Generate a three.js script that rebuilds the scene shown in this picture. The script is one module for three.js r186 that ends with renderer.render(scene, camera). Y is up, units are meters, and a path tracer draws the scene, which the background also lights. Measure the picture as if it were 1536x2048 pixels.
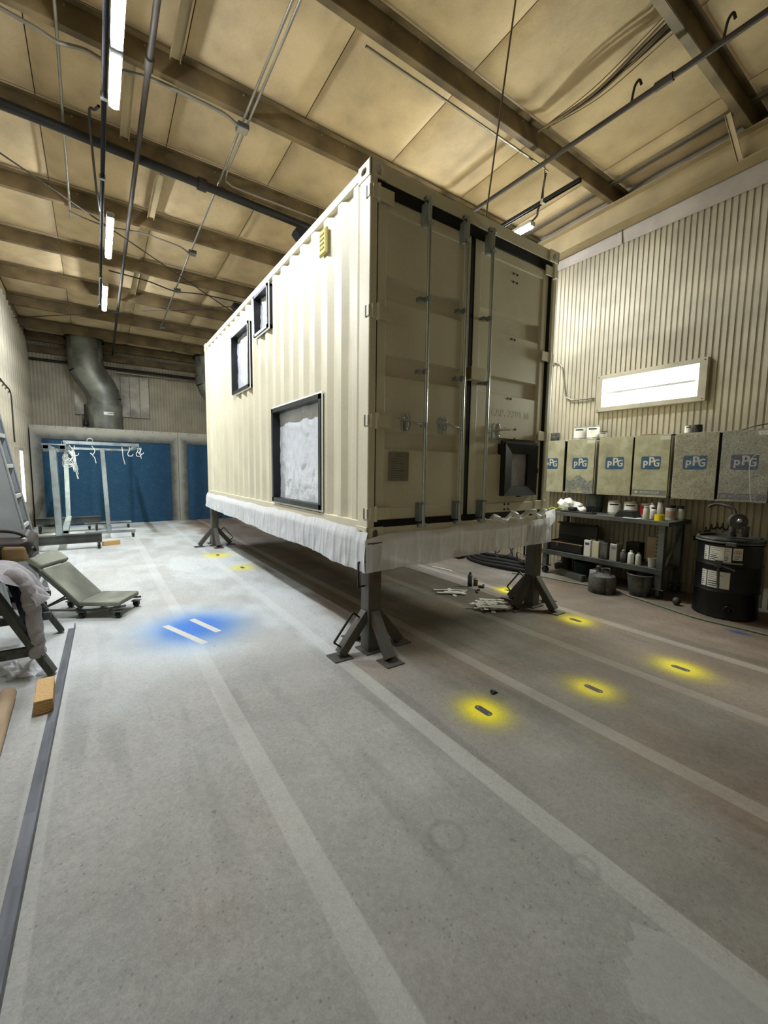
import * as THREE from 'three';
import { mergeGeometries, toCreasedNormals } from 'three/addons/utils/BufferGeometryUtils.js';
import { RoundedBoxGeometry } from 'three/addons/geometries/RoundedBoxGeometry.js';
import { TextGeometry } from 'three/addons/geometries/TextGeometry.js';
import { FontLoader } from 'three/addons/loaders/FontLoader.js';
import { RectAreaLightUniformsLib } from 'three/addons/lights/RectAreaLightUniformsLib.js';

// ---------------------------------------------------------------- camera, light, exposure
RectAreaLightUniformsLib.init();
const scene = new THREE.Scene();
scene.background = new THREE.Color(0x000000);
const renderer = new THREE.WebGLRenderer();
renderer.toneMapping = THREE.LinearToneMapping;
renderer.toneMappingExposure = 1.4;
renderer.shadowMap.enabled = true;
const FOCAL = 838.77;                                    // pixels in a 1536 x 2048 frame
const camera = new THREE.PerspectiveCamera(2 * Math.atan(1024 / FOCAL) * 180 / Math.PI, 1536 / 2048, 0.05, 60);
camera.rotation.order = 'YXZ';
camera.rotation.set(-0.0982, -0.5993, 0.0134);
camera.position.set(-1.8333, 1.5629, 2.9301);
scene.add(camera);
const LAMP = { colour: 0xf0f7ff, down: 330, glow: 95 };    // ceiling strip lights
const WALL_LAMP = { colour: 0xf8ffee, out: 42, glow: 7 };

// ---------------------------------------------------------------- helpers
let seed = 12345;
const rnd = () => { seed = (seed * 1664525 + 1013904223) >>> 0; return seed / 4294967296; };
const rr = (a, b) => a + (b - a) * rnd();
const hash2 = (x, y) => { let h = Math.imul(x, 374761393) + Math.imul(y, 668265263) | 0; h = Math.imul(h ^ (h >>> 13), 1274126177); return ((h ^ (h >>> 16)) >>> 0) / 4294967296; };
function vnoise(x, y) {
  const xi = Math.floor(x), yi = Math.floor(y), fx = x - xi, fy = y - yi;
  const u = fx * fx * (3 - 2 * fx), v = fy * fy * (3 - 2 * fy);
  const a = hash2(xi, yi), b = hash2(xi + 1, yi), c = hash2(xi, yi + 1), d = hash2(xi + 1, yi + 1);
  return a + (b - a) * u + (c - a) * v + (a - b - c + d) * u * v;
}
const fbm = (x, y, n = 4) => { let s = 0, a = 0.5, t = 0; for (let i = 0; i < n; i++) { s += a * vnoise(x, y); t += a; x = x * 2.03 + 17.1; y = y * 2.03 + 9.7; a *= 0.5; } return s / t; };
const clamp = (v, a = 0, b = 1) => Math.min(b, Math.max(a, v));
const sstep = (a, b, v) => { const t = clamp((v - a) / (b - a)); return t * t * (3 - 2 * t); };
const mix = (a, b, t) => a + (b - a) * t;

const V = (x, y, z) => new THREE.Vector3(x, y, z);
const taken = {};
function numbered(n) { if (!(n in taken)) { taken[n] = 0; return n; } taken[n]++; return n + '_' + String(taken[n]).padStart(3, '0'); }
function put(g, x = 0, y = 0, z = 0, rx = 0, ry = 0, rz = 0) {
  if (rx || ry || rz) g.applyMatrix4(new THREE.Matrix4().makeRotationFromEuler(new THREE.Euler(rx, ry, rz, 'YXZ')));
  g.translate(x, y, z); return g;
}
const bx = (w, h, d, x, y, z, rx, ry, rz) => put(new THREE.BoxGeometry(w, h, d), x, y, z, rx, ry, rz);
const rbx = (w, h, d, r, x, y, z, rx, ry, rz) => put(new RoundedBoxGeometry(w, h, d, 2, r), x, y, z, rx, ry, rz);
const span = (x0, x1, y0, y1, z0, z1) => bx(Math.abs(x1 - x0), Math.abs(y1 - y0), Math.abs(z1 - z0), (x0 + x1) / 2, (y0 + y1) / 2, (z0 + z1) / 2);
const cyl = (r0, r1, h, x, y, z, rx, ry, rz, n = 20) => put(new THREE.CylinderGeometry(r1, r0, h, n), x, y, z, rx, ry, rz);   // r0 bottom, r1 top
const lathe = (pts, n = 28, x = 0, y = 0, z = 0, rx, ry, rz) => put(toCreasedNormals(new THREE.LatheGeometry(pts.map((p) => new THREE.Vector2(p[0], p[1])), n), 0.6), x, y, z, rx, ry, rz);
const ball = (rx, ry, rz, x, y, z, n = 14) => put(new THREE.SphereGeometry(1, n, Math.max(6, n >> 1)).scale(rx, ry, rz), x, y, z);
const tube = (pts, r, seg = 0, n = 8, closed = false) => new THREE.TubeGeometry(new THREE.CatmullRomCurve3(pts.map((p) => (p.isVector3 ? p : V(...p))), closed, 'catmullrom', 0.4), seg || pts.length * 5, r, n, closed);
function orient(g, a, b, up = V(0, 1, 0)) {               // geometry along +z from 0..len is laid from a to b
  const z = b.clone().sub(a).normalize();
  let x = up.clone().cross(z); if (x.lengthSq() < 1e-6) x = V(1, 0, 0).cross(z); x.normalize();
  const y = z.clone().cross(x);
  g.applyMatrix4(new THREE.Matrix4().makeBasis(x, y, z).setPosition(a)); return g;
}
const toV = (a) => (a.isVector3 ? a : V(...a));
function bar(a, b, w, h = w, up) { a = toV(a); b = toV(b); const L = a.distanceTo(b); return orient(new THREE.BoxGeometry(w, h, L).translate(0, 0, L / 2), a, b, up); }
function rod(a, b, r, n = 10) { a = toV(a); b = toV(b); const L = a.distanceTo(b); return orient(new THREE.CylinderGeometry(r, r, L, n).rotateX(Math.PI / 2).translate(0, 0, L / 2), a, b); }
function hollow(a, b, w, h = w, t = 0.005, up) {           // open square tube
  a = toV(a); b = toV(b); const L = a.distanceTo(b);
  const gs = [bx(w, t, L, 0, h / 2 - t / 2, L / 2), bx(w, t, L, 0, -h / 2 + t / 2, L / 2), bx(t, h, L, w / 2 - t / 2, 0, L / 2), bx(t, h, L, -w / 2 + t / 2, 0, L / 2)];
  return gs.map((g) => orient(g, a, b, up));
}
function prism(pts, depth, bevel = 0, holes = []) {         // shape in xy, extruded along +z
  const s = new THREE.Shape(pts.map((p) => new THREE.Vector2(p[0], p[1])));
  for (const h of holes) s.holes.push(new THREE.Path(h.map((p) => new THREE.Vector2(p[0], p[1]))));
  return new THREE.ExtrudeGeometry(s, { depth, bevelEnabled: bevel > 0, bevelSize: bevel, bevelThickness: bevel, bevelSegments: 1, curveSegments: 8 });
}
const oval = (cx, cy, w, h, n = 16) => { const o = []; for (let i = 0; i < n; i++) { const a = i / n * 2 * Math.PI, c = Math.cos(a), s = Math.sin(a), k = Math.abs(w - h) / 2, r = Math.min(w, h) / 2; o.push([cx + r * c + (w > h ? Math.sign(c) * k : 0), cy + r * s + (h > w ? Math.sign(s) * k : 0)]); } return o; };
function grid(nu, nv, f) {                                  // f(u, v) -> [x, y, z], smooth
  const p = [], uv = [], ix = [];
  for (let j = 0; j <= nv; j++) for (let i = 0; i <= nu; i++) { p.push(...f(i / nu, j / nv)); uv.push(i / nu, j / nv); }
  for (let j = 0; j < nv; j++) for (let i = 0; i < nu; i++) { const a = j * (nu + 1) + i, b = a + 1, c = a + nu + 1, d = c + 1; ix.push(a, b, d, a, d, c); }
  const g = new THREE.BufferGeometry(); g.setAttribute('position', new THREE.Float32BufferAttribute(p, 3)); g.setAttribute('uv', new THREE.Float32BufferAttribute(uv, 2)); g.setIndex(ix); g.computeVertexNormals(); return g;
}
function lump(g, amp, freq, sd = 0) {                       // knead a geometry with noise
  const P = g.attributes.position;
  for (let i = 0; i < P.count; i++) {
    const x = P.getX(i), y = P.getY(i), z = P.getZ(i);
    const n = (a, b) => fbm(a * freq + sd, b * freq + sd * 1.7, 3) - 0.5;
    P.setXYZ(i, x + amp * n(y + z, z - x), y + amp * n(x + 5, z + y), z + amp * n(x - y, y + 9));
  }
  g.computeVertexNormals(); return g;
}
function clean(g, keepUV) {
  let h = g.index ? g.toNonIndexed() : g;
  for (const k of Object.keys(h.attributes)) if (!['position', 'normal', 'uv'].includes(k)) h.deleteAttribute(k);
  h.morphAttributes = {}; h.clearGroups();
  if (!h.attributes.normal) h.computeVertexNormals();
  if (!keepUV) {
    const P = h.attributes.position, N = h.attributes.normal, uv = new Float32Array(P.count * 2);
    for (let i = 0; i < P.count; i += 3) {
      const ax = Math.abs(N.getX(i) + N.getX(i + 1) + N.getX(i + 2)), ay = Math.abs(N.getY(i) + N.getY(i + 1) + N.getY(i + 2)), az = Math.abs(N.getZ(i) + N.getZ(i + 1) + N.getZ(i + 2));
      for (let k = i; k < i + 3; k++) {
        const x = P.getX(k), y = P.getY(k), z = P.getZ(k);
        if (ay >= ax && ay >= az) { uv[2 * k] = x; uv[2 * k + 1] = z; } else if (ax >= az) { uv[2 * k] = z; uv[2 * k + 1] = y; } else { uv[2 * k] = x; uv[2 * k + 1] = y; }
      }
    }
    h.setAttribute('uv', new THREE.BufferAttribute(uv, 2));
  }
  return h;
}
function obj(name, geos, material, parent = scene, keepUV = false) {
  const list = (Array.isArray(geos) ? geos.flat(3) : [geos]).map((g) => clean(g, keepUV));
  const m = new THREE.Mesh(list.length > 1 ? mergeGeometries(list) : list[0], material);
  m.name = parent === scene ? numbered(name) : name; m.castShadow = m.receiveShadow = true; parent.add(m); return m;
}
function tag(o, label, category, group) { o.userData.label = label; o.userData.category = category; if (group) o.userData.group = group; return o; }
function thing(name, label, category, pos = [0, 0, 0], turn = 0, group) {
  const o = new THREE.Group(); o.name = numbered(name); o.position.set(...pos); o.rotation.y = turn; scene.add(o); return tag(o, label, category, group);
}
function struct(name, geos, material, keepUV) { const o = obj(name, geos, material, scene, keepUV); o.userData.kind = 'structure'; return o; }
function copy(root, pos, turn, label) { const r = root.clone(); r.userData = { ...root.userData }; r.name = numbered(root.name.replace(/_\d{3}$/, '')); r.position.set(...pos); if (turn !== undefined) r.rotation.y = turn; if (label) r.userData.label = label; scene.add(r); return r; }

// ---------------------------------------------------------------- textures and materials
function dataTex(w, h, f, srgb = true, repeat) {
  const d = new Uint8Array(w * h * 4);
  for (let j = 0; j < h; j++) for (let i = 0; i < w; i++) { const c = f(i, j), k = (j * w + i) * 4; d[k] = c[0]; d[k + 1] = c[1]; d[k + 2] = c[2]; d[k + 3] = 255; }
  const t = new THREE.DataTexture(d, w, h); t.colorSpace = srgb ? THREE.SRGBColorSpace : THREE.NoColorSpace;
  t.wrapS = t.wrapT = THREE.RepeatWrapping; t.magFilter = THREE.LinearFilter; t.minFilter = THREE.LinearFilter; if (repeat) t.repeat.set(...repeat); t.needsUpdate = true; return t;
}
// tileable value noise on an n x n lattice
function tileNoise(u, v, n, sd) {
  const x = u * n, y = v * n, xi = Math.floor(x), yi = Math.floor(y), fx = x - xi, fy = y - yi, s = fx * fx * (3 - 2 * fx), t = fy * fy * (3 - 2 * fy);
  const w = (k) => ((k % n) + n) % n, q = (a, b) => hash2(w(a) + sd * 131, w(b) + sd * 57);
  return mix(mix(q(xi, yi), q(xi + 1, yi), s), mix(q(xi, yi + 1), q(xi + 1, yi + 1), s), t);
}
const tileFbm = (u, v, n, sd, oct = 4) => { let s = 0, a = 0.5, w = 0; for (let i = 0; i < oct; i++) { s += a * tileNoise(u, v, n << i, sd + i); w += a; a *= 0.5; } return s / w; };
function grime(lo, sd, n = 4, contrast = 1, repeat = [0.7, 0.7], tint = [1, 1, 1]) {   // multiplies the colour, from lo to 1
  return dataTex(256, 256, (i, j) => {
    const u = i / 256, v = j / 256, k = clamp((tileFbm(u, v, n, sd, 6) - 0.5) * 2.2 * contrast + 0.55), s = hash2(i * 7 + sd, j * 13) * 0.05;
    return tint.map((t) => 255 * clamp(mix(lo * mix(1, t, 1), 1, k) - s));
  }, true, repeat);
}
const T = {
  clean: grime(0.95, 5),
  soft: grime(0.86, 3), medium: grime(0.7, 8, 5), heavy: grime(0.45, 15, 6, 1.2, [1.2, 1.2]), speck: grime(0.4, 22, 24, 1.6, [1.5, 1.5]),
  rust: dataTex(256, 256, (i, j) => { const k = 0.55 * sstep(0.55, 0.72, tileFbm(i / 256, j / 256, 6, 31, 6)), s = hash2(i, j) * 18; return [mix(118, 124, k) - s, mix(116, 92, k) - s, mix(110, 74, k) - s]; }, true, [1.3, 1.3]),
  bump: dataTex(256, 256, (i, j) => { const k = 255 * tileFbm(i / 256, j / 256, 8, 41, 6); return [k, k, k]; }, false, [1.5, 1.5]),
  fine: dataTex(256, 256, (i, j) => { const k = 255 * (0.6 * tileFbm(i / 256, j / 256, 32, 51, 3) + 0.4 * hash2(i, j)); return [k, k, k]; }, false, [3, 3]),
  crinkle: dataTex(256, 256, (i, j) => { const u = i / 256, v = j / 256; const k = 255 * (0.55 * Math.abs(2 * tileFbm(u, v, 6, 61, 4) - 1) + 0.45 * Math.abs(2 * tileFbm(u, v, 12, 67, 3) - 1)); return [k, k, k]; }, false, [2, 2]),
  wood: dataTex(256, 256, (i, j) => { const u = i / 256, v = j / 256; const k = 0.5 + 0.5 * Math.sin((v * 26 + 3 * tileFbm(u, v, 3, 71, 3)) * 2 * Math.PI * 0.5), g = tileNoise(u, v, 48, 72); return [mix(176, 226, 0.5 * k + 0.5 * g), mix(138, 190, 0.5 * k + 0.5 * g), mix(86, 130, 0.5 * k + 0.5 * g)]; }, true, [4, 4]),
  streak: dataTex(256, 256, (i, j) => { const u = i / 256, v = j / 256; const k = tileNoise(u, 0.2 * Math.floor(v * 5), 64, 81) * 0.5 + 0.5 * tileFbm(u, v, 6, 82, 4); const c = 255 * mix(0.6, 1, clamp(k)); return [c, c, c]; }, true, [1, 1]),
};
const M = (color, o = {}) => new THREE.MeshStandardMaterial({ color, roughness: 0.75, metalness: 0, side: THREE.DoubleSide, ...o });
const P = {
  sheet: M('#bdb49c', { map: T.soft, roughness: 0.55 }),
  insulation: M('#d0b88e', { map: T.soft, roughness: 0.7, bumpMap: T.bump, bumpScale: 0.006 }),
  vinyl: M('#bdb1a5', { map: T.soft, roughness: 0.6 }),
  purlin: M('#806c48', { map: T.medium, roughness: 0.6 }),
  rafter: M('#b8a57e', { map: T.soft, roughness: 0.6 }),
  deck: M('#6b6252', { map: T.medium }),
  cream: M('#e4dcc2', { map: T.clean, roughness: 0.42 }),
  gasket: M('#0d0d0c', { roughness: 0.8 }),
  blackFrame: M('#37383a', { map: T.medium, roughness: 0.4, metalness: 0.3 }),
  zinc: M('#d3d8d6', { map: T.soft, roughness: 0.25, metalness: 0.75 }),
  zincDull: M('#bcc7c8', { map: T.medium, roughness: 0.5, metalness: 0.35 }),
  steel: M('#cfccc6', { map: T.rust, roughness: 0.5, metalness: 0.15 }),
  blackSteel: M('#2e2c2a', { map: T.medium, roughness: 0.5, metalness: 0.4 }),
  greySteel: M('#6c6f6c', { map: T.medium, roughness: 0.6, metalness: 0.3 }),
  hotRolled: M('#707277', { map: T.streak, roughness: 0.5, metalness: 0.4 }),
  conduit: M('#a39e90', { map: T.soft, roughness: 0.35, metalness: 0.7 }),
  pipe: M('#4a4238', { map: T.medium, roughness: 0.6, metalness: 0.3 }),
  cable: M('#2b2926', { roughness: 0.7 }),
  duct: M('#9a9c90', { map: T.medium, roughness: 0.5, metalness: 0.4 }),
  white: M('#e8e6df', { map: T.soft, roughness: 0.5 }),
  plastic: M('#c9c9c4', { map: T.soft, roughness: 0.5 }),
  rubber: M('#1b1b1c', { roughness: 0.75 }),
  film: new THREE.MeshPhysicalMaterial({ color: '#f7f8fc', transmission: 0.34, thickness: 0, roughness: 0.42, side: THREE.DoubleSide, bumpMap: T.crinkle, bumpScale: 0.003 }),
  windowFilm: M('#d3d6dc', { roughness: 0.25, bumpMap: T.crinkle, bumpScale: 0.005 }),
  plenum: M('#cfc9b6', { map: T.medium, roughness: 0.55 }),
  wood: M('#ffffff', { map: T.wood, roughness: 0.8, bumpMap: T.fine, bumpScale: 0.002 }),
  timber: M('#8b7a5e', { map: T.streak, roughness: 0.85 }),
  greyWood: M('#5f615c', { map: T.streak, roughness: 0.85 }),
  drum: M('#1c1e1f', { map: T.medium, roughness: 0.38, metalness: 0.2 }),
  paper: M('#e9e8e2', { roughness: 0.8 }),
  yellow: M('#f4d916', { roughness: 0.5 }),
  red: M('#b7202c', { roughness: 0.5 }),
  olivePad: M('#9b9e8c', { map: T.medium, roughness: 0.75, bumpMap: T.bump, bumpScale: 0.008 }),
  greyCloth: M('#b9b4b6', { map: T.soft, roughness: 0.95, bumpMap: T.fine, bumpScale: 0.003 }),
  navyCloth: M('#1d2130', { map: T.medium, roughness: 0.95 }),
  leather: M('#3a2c20', { map: T.heavy, roughness: 0.5 }),
  tan: M('#a08352', { map: T.medium, roughness: 0.6 }),
  card: M('#b89f82', { map: T.soft, roughness: 0.85 }),
  aluminium: M('#b4babd', { map: T.soft, roughness: 0.5, metalness: 0.1 }),
  can: M('#b9b6ac', { map: T.soft, roughness: 0.4, metalness: 0.4 }),
  bucket: M('#6d6e69', { map: T.heavy, roughness: 0.6, metalness: 0.3 }),
  hose: M('#8a8a86', { map: T.medium, roughness: 0.6 }),
  maskPaper: M('#f2f1ea', { roughness: 0.8 }),
};
// ---------------------------------------------------------------- the hall: floor, walls, roof
const XL = -3.25, XR = 4.6, ZB = -12, ZF = 7;
const purlinY = (z) => 5.37 + 0.04 * z, roofY = (z) => purlinY(z) + 0.2;
const STRIPES = [-2.13, -1.18, -0.232, 0.665, 1.63, 2.55];
const SPRAY = [[0.2, 1.145, 0.17], [1.094, 1.388, 0.17], [2.01, 1.6, 0.2], [2.325, 0.5, 0.19], [0.012, -3.745, 0.19], [-0.09, -4.955, 0.24], [2.62, -0.62, 0.17]];
const TAPED = [[[-1.34, -1.62], [-1.1, -0.965], 0.062], [[-1.087, -1.677], [-0.932, -1.184], 0.062]];
const PATCH = [[-0.36, 2.33], [-0.4, 2.372], [-0.44, 2.36], [-0.455, 2.39], [-0.5, 2.38], [-0.515, 2.412], [-0.55, 2.41], [-0.6, 2.47], [-0.56, 2.5], [-0.59, 2.56], [-0.5, 2.75], [-0.3, 2.8], [-0.19, 2.7], [-0.25, 2.56], [-0.27, 2.47]];
const inPoly = (p, x, y) => { let c = false; for (let i = 0, j = p.length - 1; i < p.length; j = i++) if ((p[i][1] > y) !== (p[j][1] > y) && x < (p[j][0] - p[i][0]) * (y - p[i][1]) / (p[j][1] - p[i][1]) + p[i][0]) c = !c; return c; };
const SMUDGES = []; for (let i = 0; i < 46; i++) SMUDGES.push([rr(-2.2, 4.2), rr(-2.4, 3.1), rr(0.005, 0.016), rr(0.2, 0.7)]);
function floorRGB(x, z) {
  const big = fbm(x * 0.55 + 3, z * 0.45 + 8, 3), mid = fbm(x * 2.3, z * 2.3, 4), fine = vnoise(x * 60, z * 60), grit = hash2(Math.floor(x * 400), Math.floor(z * 400));
  const trowel = fbm(x * 1.2 + z * 0.6, z * 7 - x * 2, 3);
  let k = 0.86 + 0.2 * (big - 0.5) + 0.2 * (mid - 0.5) + 0.09 * (fine - 0.5) + 0.07 * (vnoise(x * 190, z * 190) - 0.5) + 0.07 * (grit - 0.5) + 0.1 * (trowel - 0.5);
  let r = 171 * k, g = 167 * k, b = 160 * k;
  const pit = hash2(Math.floor(x * 130) + 7, Math.floor(z * 130)); if (pit > 0.988) { const q = 0.86 - 8 * (pit - 0.988); r *= q; g *= q; b *= q; }
  const brown = sstep(0.44, 0.66, fbm(x * 0.8 - 4, z * 0.7 + 2, 4)) * (x > -0.2 ? 1.3 : 0.6);
  r += 3 * brown; g -= 6 * brown; b -= 13 * brown;
  // brown grime trodden into the lanes right of the dusty one, patchy with streaks
  if (x > -1.9) {
    const lane = x < -1.13 ? 0.12 : x < -0.18 ? 0.4 : 0.9, pat = fbm(x * 1.1 + 21, z * 0.8 - 5, 4) + 0.35 * (fbm(x * 7, z * 2.2, 3) - 0.5) + 0.12 * (grit - 0.5);
    const d = lane * (0.45 + 0.55 * sstep(0.3, 0.6, pat));
    r *= 1 - 0.225 * d; g *= 1 - 0.26 * d; b *= 1 - 0.29 * d;
  }
  // tyre and drag marks
  const drag = sstep(0.62, 0.8, fbm(x * 6 + 40, z * 0.7 + 3, 3)) * sstep(0.3, 0.5, mid);
  r *= 1 - 0.13 * drag; g *= 1 - 0.13 * drag; b *= 1 - 0.13 * drag;
  // pale lines left where masking strips kept the concrete clean
  for (const sx of STRIPES) {
    const d = Math.abs(x - sx + 0.006 * Math.sin(z * 1.3)) - 0.054; if (d > 0.03) continue;
    const wear = (0.5 + 0.5 * fbm(x * 9, z * 3.3 + sx, 3)) * (0.85 + 0.3 * (grit - 0.5)), e = (1 - sstep(-0.004, 0.006, d + 0.004 * (fine - 0.5))) * wear * (sx === 1.63 ? 0.75 : 1);
    r = mix(r, 194, 0.58 * e); g = mix(g, 190, 0.58 * e); b = mix(b, 181, 0.58 * e);
  }
  // dust overspray lying on the left lane
  if (x < 0.5) { const edge = 0.25 + 0.5 * (fbm(z * 1.7, x * 3, 3) - 0.5), d = (0.68 + 0.32 * sstep(0.3, 0.6, fbm(x * 1.6 + 9, z * 1.1 + 30, 4))) * (1 - 0.8 * sstep(-0.2, 0.2, x - edge)) * (1 - 0.75 * sstep(-1.2, 0.6, z + 2.4 * (big - 0.5) + 0.8 * (mid - 0.5))) * (0.75 + 0.5 * grit); r = mix(r, 222, 0.78 * d); g = mix(g, 229, 0.78 * d); b = mix(b, 229, 0.78 * d); }
  // blue overspray with two masked bars
  const db = Math.hypot((x + 1.1) / 0.4, (z + 1.42) / 0.42);
  if (db < 2.4) { const e = Math.exp(-db * db * 1.15) * (0.75 + 0.5 * grit) * (0.75 + 0.5 * mid); const q = clamp(e * 1.05, 0, 0.95); r = mix(r, 44, q); g = mix(g, 112, q); b = mix(b, 208, q); }
  for (const [a, c, w] of TAPED) {
    const ux = c[0] - a[0], uz = c[1] - a[1], L = Math.hypot(ux, uz), t = ((x - a[0]) * ux + (z - a[1]) * uz) / L, s = Math.abs((x - a[0]) * uz - (z - a[1]) * ux) / L;
    if (t > 0 && t < L && s < w / 2) { r = 206 + 14 * (mid - 0.5); g = 205 + 14 * (mid - 0.5); b = 196; }
  }
  // yellow overspray rings round masked slots
  for (const [cx, cz, s] of SPRAY) {
    const dx = x - cx, dz = z - cz, q = Math.max(Math.hypot(dx / 0.9, dz / 1.0) / s, 0); if (q > 2.6) continue;
    const lx = dx + 0.25 * dz * 0, slot = Math.hypot(Math.max(Math.abs(dz) - 0.04, 0), lx) < 0.027;
    const e = (cz < -3 ? 0.55 : 1) * clamp(1.35 * Math.exp(-q * q * 1.3) * (0.7 + 0.5 * grit) * (0.8 + 0.4 * mid), 0, 0.97);
    r = mix(r, 246, e); g = mix(g, 226, e); b = mix(b, 22, e);
    if (slot) { const hole = Math.hypot(dx, Math.abs(dz) - 0.05) < 0.007; r = hole ? 150 : 74; g = hole ? 146 : 70; b = hole ? 140 : 64; }
  }
  // pale repaired patch
  if (x > -0.65 && x < -0.15 && z > 2.3 && inPoly(PATCH, x + 0.01 * (mid - 0.5), z)) { r = mix(r, 172, 0.5); g = mix(g, 172, 0.5); b = mix(b, 168, 0.5); }
  // ring prints of buckets
  for (const [cx, cz, rad, up] of [[-1.55, -3.86, 0.13, 1], [-1.505, -4.46, 0.12, 1], [-1.48, -5.14, 0.12, 1], [-0.655, 1.72, 0.075, -1], [-0.3, 2.13, 0.05, -1]]) {
    const d = Math.abs(Math.hypot(x - cx, z - cz) - rad); if (d < 0.02) { const e = (1 - d / 0.02) * (0.4 + 0.6 * mid); const c = up > 0 ? 196 : 104; r = mix(r, c, 0.5 * e); g = mix(g, c, 0.5 * e); b = mix(b, c, 0.5 * e); }
  }
  if (Math.abs(x + 0.76) < 0.1 && Math.abs(z + 4.13) < 0.06) { r = 205; g = 207; b = 208; }
  const bs = Math.hypot((x - 3.4) / 0.06, (z - 1.59) / 0.12); if (bs < 1.5) { const e = Math.exp(-bs * bs * 2) * 0.8; r = mix(r, 40, e); g = mix(g, 70, e); b = mix(b, 150, e); }
  for (const [cx, cz, s, a] of SMUDGES) { const dx = x - cx, dz = z - cz; if (Math.abs(dx) < 2 * s && Math.abs(dz) < 2 * s) { const d = Math.hypot(dx, dz) / s + 1.2 * (vnoise(x * 120, z * 120) - 0.5); if (d < 0.8) { r *= 1 - 0.4 * a; g *= 1 - 0.4 * a; b *= 1 - 0.4 * a; } } }
  return [clamp(r, 0, 255), clamp(g, 0, 255), clamp(b, 0, 255)];
}
function floorSlab(z0, z1, w, h) {
  const t = dataTex(w, h, (i, j) => floorRGB(XL + (XR - XL) * (i + 0.5) / w, z0 + (z1 - z0) * (j + 0.5) / h));
  t.wrapS = t.wrapT = THREE.ClampToEdgeWrapping;
  const m = M('#ffffff', { map: t, roughness: 0.68, bumpMap: T.bump, bumpScale: 0.004 });
  const g = bx(XR - XL, 0.15, z1 - z0, (XL + XR) / 2, -0.075, (z0 + z1) / 2), Q = g.attributes.position, uv = g.attributes.uv;
  for (let i = 0; i < Q.count; i++) uv.setXY(i, (Q.getX(i) - XL) / (XR - XL), (Q.getZ(i) - z0) / (z1 - z0));
  return [g, m];
}
{
  const [g0, m0] = floorSlab(-2.5, 3.2, 2048, 1490);
  const floor = struct('floor', g0, m0, true); floor.userData.label = 'grey concrete floor with pale lines and yellow and blue overspray';
  const [g1, m1] = floorSlab(ZB, -2.5, 1024, 1240); obj('floor_slab', g1, m1, floor, true);
  const [g2, m2] = floorSlab(3.2, ZF, 512, 250); obj('floor_slab', g2, m2, floor, true);
}
// a ribbed sheet: prof = { p: period, pts: [[fraction, depth], ...] }, u along the wall, map(u, y, d) -> point
function ribs(prof, u0, u1, y0, y1, map) {
  const us = []; const f0 = typeof y0 === 'function' ? y0 : () => y0, f1 = typeof y1 === 'function' ? y1 : () => y1;
  const dep = (u) => { let f = (u / prof.p) % 1; if (f < 0) f += 1; const q = prof.pts; for (let i = 0; i < q.length; i++) { const a = q[i], b = i + 1 < q.length ? q[i + 1] : [1 + q[0][0], q[0][1]]; if (f >= a[0] && f <= b[0]) return mix(a[1], b[1], (f - a[0]) / (b[0] - a[0] || 1)); } return q[0][1]; };
  us.push(u0); for (let k = Math.floor(u0 / prof.p); k <= Math.ceil(u1 / prof.p); k++) for (const [f] of prof.pts) { const u = (k + f) * prof.p; if (u > u0 + 1e-5 && u < u1 - 1e-5) us.push(u); } us.push(u1);
  const p = [];
  for (let i = 0; i + 1 < us.length; i++) {
    const a = us[i], b = us[i + 1], da = dep(a + 1e-7), db = dep(b - 1e-7);
    const A = map(a, f0(a), da), B = map(b, f0(b), db), C = map(b, f1(b), db), D = map(a, f1(a), da);
    p.push(...A, ...B, ...C, ...A, ...C, ...D);
  }
  const g = new THREE.BufferGeometry(); g.setAttribute('position', new THREE.Float32BufferAttribute(p, 3)); g.computeVertexNormals(); return g;
}
const RIB = { p: 0.07, pts: [[0, 0], [0.6, 0], [0.72, 0.016], [0.88, 0.016]] };
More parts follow.
